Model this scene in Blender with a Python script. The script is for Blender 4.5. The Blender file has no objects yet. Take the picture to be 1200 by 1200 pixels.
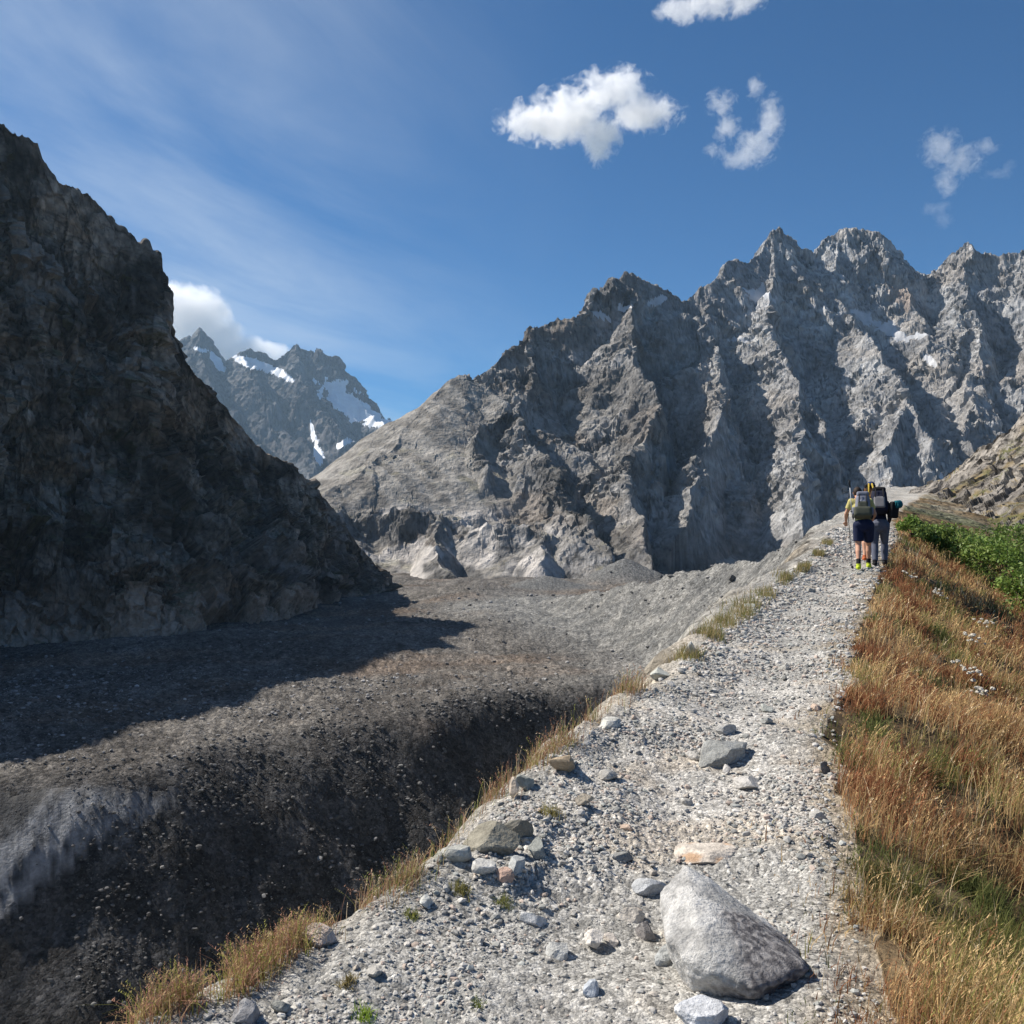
import bpy, bmesh, math, random
import numpy as np
from mathutils import Vector, Matrix, Euler

# ------------------------------------------------------------------ camera, sky, sun, exposure
scene = bpy.context.scene
C = scene.collection
F = 1039.0                      # focal length in photo pixels (photo is 1200 x 1200), horizon at row 600
SUN_AZ, SUN_EL = math.radians(-66), math.radians(45)
cam_data = bpy.data.cameras.new('camera')
cam_data.sensor_width = 36.0
cam_data.lens = 36.0 * F / 1200.0
cam_data.clip_start = 0.05
cam_data.clip_end = 60000
cam = bpy.data.objects.new('camera', cam_data)
cam.location = (0, 0, 0)
cam.rotation_euler = (math.radians(90), 0, 0)
C.objects.link(cam)
scene.camera = cam

SUN_DIR = Vector((math.sin(SUN_AZ) * math.cos(SUN_EL), math.cos(SUN_AZ) * math.cos(SUN_EL), math.sin(SUN_EL)))
sun_data = bpy.data.lights.new('sun', 'SUN')
sun_data.energy = 4.9
sun_data.angle = math.radians(0.53)
sun_data.color = (1.0, 0.93, 0.83)
sun = bpy.data.objects.new('sun', sun_data)
sun.rotation_euler = SUN_DIR.to_track_quat('Z', 'Y').to_euler()
sun.location = (-300, 100, 900)
C.objects.link(sun)

world = bpy.data.worlds.new('World')
scene.world = world
world.use_nodes = True
nt = world.node_tree
nt.nodes.clear()
def N(nt, typ, **kw):
    n = nt.nodes.new(typ)
    for k, v in kw.items():
        if k.startswith('i_'):
            key = k[2:]
            n.inputs[int(key) if key.isdigit() else key.replace('_', ' ')].default_value = v
        else:
            setattr(n, k, v)
    return n
out = N(nt, 'ShaderNodeOutputWorld')
bg = N(nt, 'ShaderNodeBackground', i_1=0.055)
sky = N(nt, 'ShaderNodeTexSky', sky_type='NISHITA', sun_disc=False, sun_elevation=SUN_EL,
        sun_rotation=SUN_AZ % (2 * math.pi), altitude=2200.0, air_density=1.0, dust_density=0.0, ozone_density=5.0)
# thin high cirrus veil, streaked, in the sky itself (west half)
tc = N(nt, 'ShaderNodeTexCoord')
sep = N(nt, 'ShaderNodeSeparateXYZ')
nt.links.new(tc.outputs['Generated'], sep.inputs[0])
zz = N(nt, 'ShaderNodeMath', operation='MAXIMUM', i_1=0.05); nt.links.new(sep.outputs[2], zz.inputs[0])
dx = N(nt, 'ShaderNodeMath', operation='DIVIDE'); nt.links.new(sep.outputs[0], dx.inputs[0]); nt.links.new(zz.outputs[0], dx.inputs[1])
dy = N(nt, 'ShaderNodeMath', operation='DIVIDE'); nt.links.new(sep.outputs[1], dy.inputs[0]); nt.links.new(zz.outputs[0], dy.inputs[1])
cmb = N(nt, 'ShaderNodeCombineXYZ'); nt.links.new(dx.outputs[0], cmb.inputs[0]); nt.links.new(dy.outputs[0], cmb.inputs[1])
mp = N(nt, 'ShaderNodeMapping'); mp.vector_type = 'TEXTURE'; mp.inputs['Rotation'].default_value = (0, 0, math.radians(72)); mp.inputs['Scale'].default_value = (2.6, .9, 1)
nt.links.new(cmb.outputs[0], mp.inputs[0])
nz = N(nt, 'ShaderNodeTexNoise', i_Scale=1.0, i_Detail=8.0, i_Roughness=0.58, i_Distortion=0.5)
nt.links.new(mp.outputs[0], nz.inputs[0])
mr = N(nt, 'ShaderNodeMapRange', interpolation_type='SMOOTHSTEP'); mr.inputs[1].default_value = 0.26; mr.inputs[2].default_value = 0.78
nt.links.new(nz.outputs[0], mr.inputs[0])
# coverage falls off to the east (azimuth) so that the right of the sky is clear
cov = N(nt, 'ShaderNodeMapRange', interpolation_type='SMOOTHSTEP'); cov.inputs[1].default_value = 0.10; cov.inputs[2].default_value = -0.42
nt.links.new(sep.outputs[0], cov.inputs[0])
cm = N(nt, 'ShaderNodeMath', operation='MULTIPLY'); nt.links.new(mr.outputs[0], cm.inputs[0]); nt.links.new(cov.outputs[0], cm.inputs[1])
cm2 = N(nt, 'ShaderNodeMath', operation='MULTIPLY', i_1=0.66); nt.links.new(cm.outputs[0], cm2.inputs[0])
mx = N(nt, 'ShaderNodeMix', data_type='RGBA'); nt.links.new(cm2.outputs[0], mx.inputs[0])
tint = N(nt, 'ShaderNodeMix', data_type='RGBA', blend_type='MULTIPLY', i_0=1.0); tint.inputs[7].default_value = (.33, .86, 1.16, 1)
nt.links.new(sky.outputs[0], tint.inputs[6]); nt.links.new(tint.outputs[2], mx.inputs[6]); mx.inputs[7].default_value = (8.2, 9.2, 10.4, 1)
nt.links.new(mx.outputs[2], bg.inputs[0])
nt.links.new(bg.outputs[0], out.inputs[0])

scene.view_settings.view_transform = 'Standard'
scene.view_settings.look = 'None'
scene.view_settings.exposure = 0.60
scene.view_settings.gamma = 1.0
scene.render.engine = 'CYCLES'
cy = scene.cycles
cy.use_denoising = True
cy.max_bounces = 10; cy.diffuse_bounces = 3; cy.glossy_bounces = 1; cy.transmission_bounces = 2
cy.volume_bounces = 8; cy.transparent_max_bounces = 6
cy.volume_max_steps = 256
cy.use_adaptive_sampling = True
cy.adaptive_threshold = 0.015

# ------------------------------------------------------------------ helpers
rng = np.random.default_rng(7)
random.seed(7)

def PX(px, py, Y):
    """the world point at depth Y that a photo pixel looks at"""
    return ((px - 600.0) / F * Y, Y, (600.0 - py) / F * Y)

def tag(o, label=None, cat=None, group=None, kind=None):
    if label: o['label'] = label
    if cat: o['category'] = cat
    if group: o['group'] = group
    if kind: o['kind'] = kind
    return o

def mesh_np(name, V, FA, mat=None, col=None, smooth=True, parent=None, link=True):
    """V (n,3), FA (m,k) constant k faces; col (n,3) albedo stored as point colour attribute"""
    V = np.ascontiguousarray(V, dtype=np.float32); FA = np.ascontiguousarray(FA, dtype=np.int32)
    me = bpy.data.meshes.new(name)
    n, (m, k) = len(V), FA.shape
    me.vertices.add(n); me.vertices.foreach_set('co', V.ravel())
    me.loops.add(m * k); me.loops.foreach_set('vertex_index', FA.ravel())
    me.polygons.add(m); me.polygons.foreach_set('loop_start', np.arange(0, m * k, k, dtype=np.int32))
    me.polygons.foreach_set('loop_total', np.full(m, k, dtype=np.int32))
    me.polygons.foreach_set('use_smooth', np.full(m, bool(smooth)))
    me.update(calc_edges=True)
    if col is not None:
        a = me.attributes.new('col', 'FLOAT_COLOR', 'POINT')
        c4 = np.ones((n, 4), dtype=np.float32); c4[:, :3] = col
        a.data.foreach_set('color', c4.ravel())
    if mat: me.materials.append(mat)
    me.validate()
    if not link: return me
    o = bpy.data.objects.new(name, me)
    if parent is not None: o.parent = parent
    C.objects.link(o)
    return o

def grid_faces(R, K):
    i = np.arange((R - 1) * K).reshape(R - 1, K)[:, :-1]
    return np.stack([i, i + 1, i + K + 1, i + K], axis=-1).reshape(-1, 4)

def compact(V, FA, col=None):
    u, inv = np.unique(FA.ravel(), return_inverse=True)
    return V[u], inv.reshape(FA.shape), (None if col is None else col[u])

def grid_normals(P):
    du = np.gradient(P, axis=1); dv = np.gradient(P, axis=0)
    n = np.cross(du, dv)
    n /= np.linalg.norm(n, axis=-1, keepdims=True) + 1e-9
    return n

# -- noise
def _hash(ix, iy, iz, seed):
    h = (ix.astype(np.uint32) * np.uint32(374761393) + iy.astype(np.uint32) * np.uint32(668265263)
         + iz.astype(np.uint32) * np.uint32(2147483647) + np.uint32(seed * 974711 % 4294967291))
    h = (h ^ (h >> np.uint32(13))) * np.uint32(1274126177)
    h = (h ^ (h >> np.uint32(16))) * np.uint32(2246822519)
    return h ^ (h >> np.uint32(15))
_G = np.array([[1,1,0],[-1,1,0],[1,-1,0],[-1,-1,0],[1,0,1],[-1,0,1],[1,0,-1],[-1,0,-1],
               [0,1,1],[0,-1,1],[0,1,-1],[0,-1,-1],[1,1,0],[0,-1,1],[-1,1,0],[0,-1,-1]], dtype=np.float32)
def perlin(x, y, z, seed=0):
    x = np.asarray(x, dtype=np.float32); y = np.asarray(y, dtype=np.float32); z = np.broadcast_to(np.asarray(z, dtype=np.float32), x.shape)
    fx, fy, fz = np.floor(x), np.floor(y), np.floor(z)
    ix, iy, iz = fx.astype(np.int32), fy.astype(np.int32), fz.astype(np.int32)
    x, y, z = x - fx, y - fy, z - fz
    u, v, w = x*x*x*(x*(x*6-15)+10), y*y*y*(y*(y*6-15)+10), z*z*z*(z*(z*6-15)+10)
    def g(a, b, c):
        G = _G[_hash(ix + a, iy + b, iz + c, seed) & np.uint32(15)]
        return G[..., 0]*(x-a) + G[..., 1]*(y-b) + G[..., 2]*(z-c)
    def mixx(b, c):
        p, q = g(0, b, c), g(1, b, c)
        return p + u*(q-p)
    a0, a1 = mixx(0, 0), mixx(1, 0)
    b0, b1 = mixx(0, 1), mixx(1, 1)
    p, q = a0 + v*(a1-a0), b0 + v*(b1-b0)
    return p + w*(q-p)
def fbm(x, y, z, octv=4, lac=2.03, gain=0.5, seed=0):
    s = 0; a = 1.0; f = 1.0
    for o in range(octv):
        s = s + a*perlin(x*f + 17.3*o, y*f - 9.1*o, z*f + 3.7*o, seed+o)
        a *= gain; f *= lac
    return s
def ridged(x, y, z, octv=5, lac=2.07, gain=0.5, seed=0):
    s = 0; a = 1.0; f = 1.0; w = 1.0
    for o in range(octv):
        n = 1.0 - np.abs(perlin(x*f + 5.3*o, y*f + 31.1*o, z*f - 8.7*o, seed+o))*1.7
        n = np.clip(n, 0, 1)**2
        s = s + a*n*w
        w = np.clip(n*1.6, 0, 1)
        a *= gain; f *= lac
    return s
def _r01(h): return (h & np.uint32(65535)).astype(np.float32)/65535.0
def worley2(x, y, seed=0):
    """distance to nearest point, and that cell's random value"""
    fx, fy = np.floor(x), np.floor(y); ix, iy = fx.astype(np.int32), fy.astype(np.int32)
    best = np.full(x.shape, 9.0, dtype=np.float32); val = np.zeros(x.shape, dtype=np.float32)
    for a in (-1, 0, 1):
        for b in (-1, 0, 1):
            h = _hash(ix+a, iy+b, ix*0, seed); h2 = _hash(ix+a, iy+b, ix*0+7, seed)
            dxx = fx+a+_r01(h) - x; dyy = fy+b+_r01(h2) - y
            d = dxx*dxx + dyy*dyy
            m = d < best
            best = np.where(m, d, best); val = np.where(m, _r01(h ^ (h2 >> np.uint32(3))), val)
    return np.sqrt(best), val
def worley3(x, y, z, seed=0):
    fx, fy, fz = np.floor(x), np.floor(y), np.floor(z)
    ix, iy, iz = fx.astype(np.int32), fy.astype(np.int32), fz.astype(np.int32)
    b1 = np.full(x.shape, 9.0, dtype=np.float32); val = np.zeros(x.shape, dtype=np.float32)
    for a in (-1, 0, 1):
        for b in (-1, 0, 1):
            for c in (-1, 0, 1):
                h = _hash(ix+a, iy+b, iz+c, seed); h2 = _hash(ix+a, iy+b, iz+c, seed+11); h3 = _hash(ix+a, iy+b, iz+c, seed+23)
                d = (fx+a+_r01(h)-x)**2 + (fy+b+_r01(h2)-y)**2 + (fz+c+_r01(h3)-z)**2
                m = d < b1
                b1 = np.where(m, d, b1); val = np.where(m, _r01(h ^ (h2 >> np.uint32(5))), val)
    return np.sqrt(b1), val
def facets(x, y, z, seed=0, tilt=1.1):
    """broken rock: every cell is its own tilted plane"""
    fx, fy, fz = np.floor(x), np.floor(y), np.floor(z)
    ix, iy, iz = fx.astype(np.int32), fy.astype(np.int32), fz.astype(np.int32)
    b1 = np.full(x.shape, 9.0, dtype=np.float32); val = np.zeros(x.shape, dtype=np.float32)
    for a in (-1, 0, 1):
        for b in (-1, 0, 1):
            for c in (-1, 0, 1):
                h = _hash(ix+a, iy+b, iz+c, seed); h2 = _hash(ix+a, iy+b, iz+c, seed+11); h3 = _hash(ix+a, iy+b, iz+c, seed+23)
                ox, oy, oz = fx+a+_r01(h)-x, fy+b+_r01(h2)-y, fz+c+_r01(h3)-z
                d = ox*ox + oy*oy + oz*oz
                m = d < b1
                q = (_r01(h ^ (h2 >> np.uint32(5))) - .5) + tilt*((_r01(h >> np.uint32(9))-.5)*ox + (_r01(h2 >> np.uint32(9))-.5)*oy + (_r01(h3 >> np.uint32(9))-.5)*oz)
                b1 = np.where(m, d, b1); val = np.where(m, q, val)
    return val
def sstep(a, b, x):
    t = np.clip((x-a)/(b-a), 0, 1)
    return t*t*(3-2*t)
def smax(a, b, k):
    h = np.clip(0.5 + 0.5*(a-b)/k, 0, 1)
    return b*(1-h) + a*h + k*h*(1-h)
def smin(a, b, k): return -smax(-a, -b, k)
def mixc(c0, c1, t):
    t = np.asarray(t)[..., None]
    return np.asarray(c0)*(1-t) + np.asarray(c1)*t

# -- materials
def principled(name, color=(0.5, 0.5, 0.5), rough=0.85, spec=0.25, use_col=False, var=0.0, var_scale=5.0, bump=0.0, bump_scale=20.0, bump_dist=0.02,
               detail=6.0, extra=None, translucent=0.0, bump_scale2=None, rough_noise=0.6, cells=None):
    m = bpy.data.materials.new(name); m.use_nodes = True
    t = m.node_tree; p = t.nodes['Principled BSDF']; L = t.links
    p.inputs['Roughness'].default_value = rough
    p.inputs['Specular IOR Level'].default_value = spec
    p.inputs['Base Color'].default_value = (*color, 1)
    src = None
    if use_col:
        a = N(t, 'ShaderNodeAttribute', attribute_name='col'); src = a.outputs['Color']
    geo = N(t, 'ShaderNodeNewGeometry') if (var or bump) else None
    if var:
        n1 = N(t, 'ShaderNodeTexNoise', i_Scale=var_scale, i_Detail=detail, i_Roughness=rough_noise)
        L.new(geo.outputs['Position'], n1.inputs[0])
        r1 = N(t, 'ShaderNodeMapRange'); r1.inputs[1].default_value = 0.25; r1.inputs[2].default_value = 0.75
        r1.inputs[3].default_value = 1-var; r1.inputs[4].default_value = 1+var; L.new(n1.outputs[0], r1.inputs[0])
        vm = N(t, 'ShaderNodeVectorMath', operation='SCALE')
        if src is None: vm.inputs[0].default_value = color
        else: L.new(src, vm.inputs[0])
        L.new(r1.outputs[0], vm.inputs['Scale']); src = vm.outputs[0]
    cellh = []
    for cs in (cells or ()):                    # each voronoi cell is one stone with its own tone
        wn = N(t, 'ShaderNodeTexNoise', i_Scale=cs*.8, i_Detail=2.0); L.new(geo.outputs['Position'], wn.inputs[0])
        wv = N(t, 'ShaderNodeVectorMath', operation='MULTIPLY_ADD'); L.new(wn.outputs['Color'], wv.inputs[0]); wv.inputs[1].default_value = (.7/cs,)*3; L.new(geo.outputs['Position'], wv.inputs[2])
        vo = N(t, 'ShaderNodeTexVoronoi', i_Scale=cs); L.new(wv.outputs[0], vo.inputs[0])
        sp = N(t, 'ShaderNodeSeparateColor'); L.new(vo.outputs['Color'], sp.inputs[0])
        rr_ = N(t, 'ShaderNodeMapRange'); rr_.inputs[3].default_value = .62; rr_.inputs[4].default_value = 1.34; L.new(sp.outputs[0], rr_.inputs[0])
        vm = N(t, 'ShaderNodeVectorMath', operation='SCALE'); L.new(src, vm.inputs[0]); L.new(rr_.outputs[0], vm.inputs['Scale']); src = vm.outputs[0]
        hh = N(t, 'ShaderNodeMath', operation='MULTIPLY'); L.new(vo.outputs['Distance'], hh.inputs[0]); L.new(sp.outputs[1], hh.inputs[1]); cellh.append((hh, cs))
    if src is not None: L.new(src, p.inputs['Base Color'])
    if bump:
        n2 = N(t, 'ShaderNodeTexNoise', i_Scale=bump_scale, i_Detail=detail, i_Roughness=0.62)
        L.new(geo.outputs['Position'], n2.inputs[0])
        b = N(t, 'ShaderNodeBump', i_Strength=bump, i_Distance=bump_dist); L.new(n2.outputs[0], b.inputs['Height'])
        if bump_scale2:
            v = N(t, 'ShaderNodeTexVoronoi', i_Scale=bump_scale2); L.new(geo.outputs['Position'], v.inputs[0])
            b2 = N(t, 'ShaderNodeBump', i_Strength=bump, i_Distance=bump_dist*0.8); b2.invert = True
            L.new(v.outputs['Distance'], b2.inputs['Height']); L.new(b.outputs[0], b2.inputs['Normal']); b = b2
        for hh, cs in cellh:
            b3 = N(t, 'ShaderNodeBump', i_Strength=.9, i_Distance=.55/cs); b3.invert = True
            L.new(hh.outputs[0], b3.inputs['Height']); L.new(b.outputs[0], b3.inputs['Normal']); b = b3
        L.new(b.outputs[0], p.inputs['Normal'])
    if translucent:
        tr = N(t, 'ShaderNodeBsdfTranslucent'); mix = N(t, 'ShaderNodeMixShader', i_0=translucent)
        if src is not None: L.new(src, tr.inputs[0])
        else: tr.inputs[0].default_value = (*color, 1)
        L.new(p.outputs[0], mix.inputs[1]); L.new(tr.outputs[0], mix.inputs[2])
        L.new(mix.outputs[0], t.nodes['Material Output'].inputs[0])
    return m
# ------------------------------------------------------------------ the lie of the land (heights relative to the eye, which is at z = 0)
def poly_dist(x, y, pts, zs=None):
    """distance to a polyline, signed side (left of its direction > 0), value zs interpolated along it"""
    best = np.full(x.shape, 1e9, dtype=np.float32); sg = np.ones(x.shape, dtype=np.float32); zv = np.zeros(x.shape, dtype=np.float32)
    for k in range(len(pts)-1):
        ax, ay = pts[k][:2]; bx, by = pts[k+1][:2]
        ex, ey = bx-ax, by-ay; L2 = ex*ex+ey*ey
        t = np.clip(((x-ax)*ex + (y-ay)*ey)/L2, 0, 1)
        px_, py_ = x-(ax+t*ex), y-(ay+t*ey)
        d = np.hypot(px_, py_); m = d < best
        best = np.where(m, d, best); sg = np.where(m, np.sign(ex*py_-ey*px_), sg)
        if zs is not None: zv = np.where(m, zs[k] + t*(zs[k+1]-zs[k]), zv)
    return best, sg, zv

YL = [-20, 0, 2.82, 3.46, 4.10, 5.03, 6.30, 8.10, 10.5, 15.6, 18, 25, 40, 60, 90, 130, 200, 328, 700, 1500]
XL = [-7, -2.3, -1.13, -.66, -.24, .02, .63, 1.50, 2.45, 4.55, 5.9, 8.9, 14.8, 23.5, 36.5, 56, 84, 120, 280, 560]
YR = [-20, 0, 2.77, 3.70, 5.0, 6.1, 9.6, 14.1, 19, 25, 40, 60, 90, 130, 200, 328, 700, 1500]
XR = [-4, .45, 1.17, 1.42, 1.83, 2.26, 3.70, 5.75, 8.0, 10.9, 17.2, 26.5, 42, 64, 92, 128, 290, 570]
YZ = [-20, 0, 4, 6, 8, 10.5, 14, 16, 18, 25, 40, 60, 90, 130, 200, 328, 700, 1500]
ZC = [-1.9, -1.62, -1.59, -1.53, -1.49, -1.43, -1.35, -1.24, -1.07, -.66, -.35, .3, 1.7, 3.6, 3.5, -6, -34, -50]
def xL(y): return np.interp(y, YL, XL)
def xR(y): return np.interp(y, YR, XR)
def zC(y): return np.interp(y, YZ, ZC)

BRINK = [(-420, 152), (-200, 184), (-117, 202), (-87, 212), (-76, 236), (-57, 263), (-28, 290), (0, 312), (50, 331), (95, 352)]
SHO = [PX(640, 700, 560), PX(700, 692, 500), PX(770, 676, 450), PX(830, 664, 410), PX(900, 648, 340), PX(985, 612, 225)]

def height(x, y, fine=True, parts=False):
    x = np.asarray(x, dtype=np.float32); y = np.asarray(y, dtype=np.float32)
    r = np.hypot(x, y)
    edge = sstep(1.0, 6.0, y)*perlin(y*1.3, y*0+2.2, 0.5, 3)*0.13*np.clip(r/4, .5, 8) + perlin(x*3, y*4, 1.5, 4)*0.07
    l = xL(y) + edge; rr_ = xR(y) + perlin(y*1.1, y*0+7.7, 0.5, 5)*0.16 + perlin(y*2.9, y*0+7.7, 1.5, 5)*0.10
    z0 = zC(y)
    sl = np.interp(y, [0, 10, 40, 100, 400], [0.93, 0.93, 0.92, 0.87, 0.93])
    d = (l - x)*sl
    e = x - rr_
    # moraine inner wall: rounds over the lip, then 45-50 degrees, gullied
    lw = np.clip(0.05*r, .15, .8)
    g = np.where(d < lw, 0.65*d*d/lw, 0.65*lw + (d-lw)*1.45)
    g = np.where(d > 6, 0.65*lw + (6-lw)*1.45 + (d-6)*np.interp(y, [0, 250, 330, 500], [1.2, 1.2, 1.0, .93]), g)
    gul = ridged(y*0.05 + d*0.006, d*0.012, 1.0, 3, seed=21)
    wall = z0 - g - np.where(d > 4, np.clip((d-4)/25, 0, 1)*3.0*gul, 0)
    # valley floor, glacier tongue under rubble, dropping off along its brink
    wx = x + 11*perlin(x*0.02, y*0.02, 0.3, 31) + 3*perlin(x*.07, y*.07, 2.3, 37); wy = y + 11*perlin(x*0.02, y*0.02, 5.3, 32) + 3*perlin(x*.07, y*.07, 7.3, 38)
    bd, sg, _ = poly_dist(wx, wy, BRINK)
    ins = np.where(sg < 0, bd, -bd)           # > 0 on the camera's side of the brink
    und = 5.0*perlin(x*0.010, y*0.008, 0.7, 33) + 2.6*perlin(x*0.03, y*0.022, 1.7, 34) + 0.9*perlin(x*0.11, y*0.08, 2.7, 35) + 0.35*ridged(x*.2, y*.2, 0.1, 3, seed=61)
    und = und*sstep(60, 200, r)
    Fl = -60 + und - 1.13*np.where(ins > 24, ins-12, np.clip(ins, 0, 24)**2/48)
    Fl = Fl + np.where(ins > 0, 1.0, 0)*sstep(0, 30, ins)*(4.0*perlin(x*.02, y*.02, 3.3, 41) + .8*perlin(x*.08, y*.08, 4.4, 42))
    Fl = np.maximum(Fl, -150)
    rise = sstep(700, 1500, y)
    Fl = Fl*(1-rise) - 75*rise
    # debris cones and humps at the foot of the mountain
    for (cx, cy_, cz), s, w in ((PX(733, 654, 745), 0.52, 5), (PX(760, 668, 735), 0.4, 5), (PX(640, 677, 705), 0.28, 16), (PX(560, 682, 650), .22, 14), (PX(870, 668, 500), .4, 8)):
        Fl = smax(Fl, cz - s*(np.hypot(x-cx, y-cy_) - w*0.5) - 0.0, 4.0)
    sd, _, sz = poly_dist(x + 5*perlin(x*.03, y*.03, 9.1, 44), y, SHO, [p[2] for p in SHO])
    sho = sz - np.interp(y, [200, 320, 400], [1.5, 1.15, .72])*sd + 2.2*perlin(x*.05, y*.05, 1.1, 43) + 0.9*ridged(x*.12, y*.12, .5, 4, seed=45) - 1
    Fl = np.where(y > 120, smax(Fl, sho, 6.0), Fl)
    left = smax(wall, Fl, np.interp(r, [0, 30, 120, 400], [0.05, 1, 3, 6]))
    # outer, grassy side
    s1 = np.interp(y, [0, 8, 20, 40], [0.36, 0.42, 0.46, 0.34])
    rt = z0 - s1*np.minimum(e, 9) - 0.10*np.clip(e-9, 0, 30)
    rt = rt + np.clip(e, 0, 1)*(0.17*perlin(x*0.55, y*0.5, 0.4, 51) + 0.09*perlin(x*1.6, y*1.5, 1.4, 52))
    rt = rt + sstep(30, 90, y)*np.clip(e/12, 0, 1)*2.6
    rt = np.maximum(rt, -40)
    z = np.where(d > 0, left, np.where(e > 0, rt, z0))
    camber = np.where((d <= 0) & (e <= 0), -0.04 + 0.04*np.cos((x-l)/(rr_-l+1e-3)*6.283), 0)
    z = z + camber
    near = 1 - sstep(30, 90, r)
    z = z + near*(0.045*perlin(x*0.9, y*0.8, 3.1, 53) + 0.035*perlin(x*2.7, y*2.4, 4.1, 54))*np.where(e > 0, 1.3, 1)
    if fine:
        onp = np.where(e > 0.1, 0.25, 1.0)
        w1, v1 = worley2(x*5.5, y*5.5, 55); w2, v2 = worley2(x*15, y*15, 56); w3, v3 = worley2(x*34, y*34, 58)
        rough = 0.5 + 0.8*sstep(-0.2, 0.35, perlin(x*0.8, y*0.8, 8.8, 57))
        z = z + near*onp*rough*(0.030*np.clip(0.42-w1, 0, 1)*(v1 > .45) + 0.040*np.clip(0.5-w2, 0, .4)*v2*sstep(30, 12, r) + 0.017*np.clip(.5-w3, 0, .4)*v3*sstep(14, 6, r))
        z = z + near*np.where((d > -0.4) & (d < 6), 1, 0)*0.05*fbm(x*2.2, y*2.2, 1.0, 4, seed=59)
        # wall and valley rubble relief
        far = sstep(25, 60, r)
        z = z + far*(0.55*ridged(x*0.22, y*0.22, 2.0, 4, seed=60)-0.5)*np.where(e > 0, .3, np.where(ins > 0, .35, 1))
        wf, vf = worley2(x*.45, y*.45, 62); wf2, vf2 = worley2(x*1.1, y*1.1, 63)
        ic = 1 - sstep(-165, -125, x + 0.25*(y-200))*1.0
        z = z + sstep(90, 150, r)*(1-sstep(450, 800, r))*(.30*fbm(x*.6, y*.6, 1.2, 3, seed=65))*(1 - .8*sstep(-84, -95, x + .5*(y-200))*(ins > 0))
        z = z + sstep(120, 160, r)*(1-sstep(450, 800, r))*(.9*np.clip(.45-wf, 0, 1)*(vf > .72) + .8*np.clip(.5-wf2, 0, 1)*vf2)*np.clip(.3+fbm(x*.05,y*.05,.6,3,seed=64)*2,0,1)
    if parts: return z, d, e, ins, np.where(d > 0, wall - Fl, 50)
    return z

def H(x, y): return float(height(np.array([x]), np.array([y]), fine=True)[0])

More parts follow.
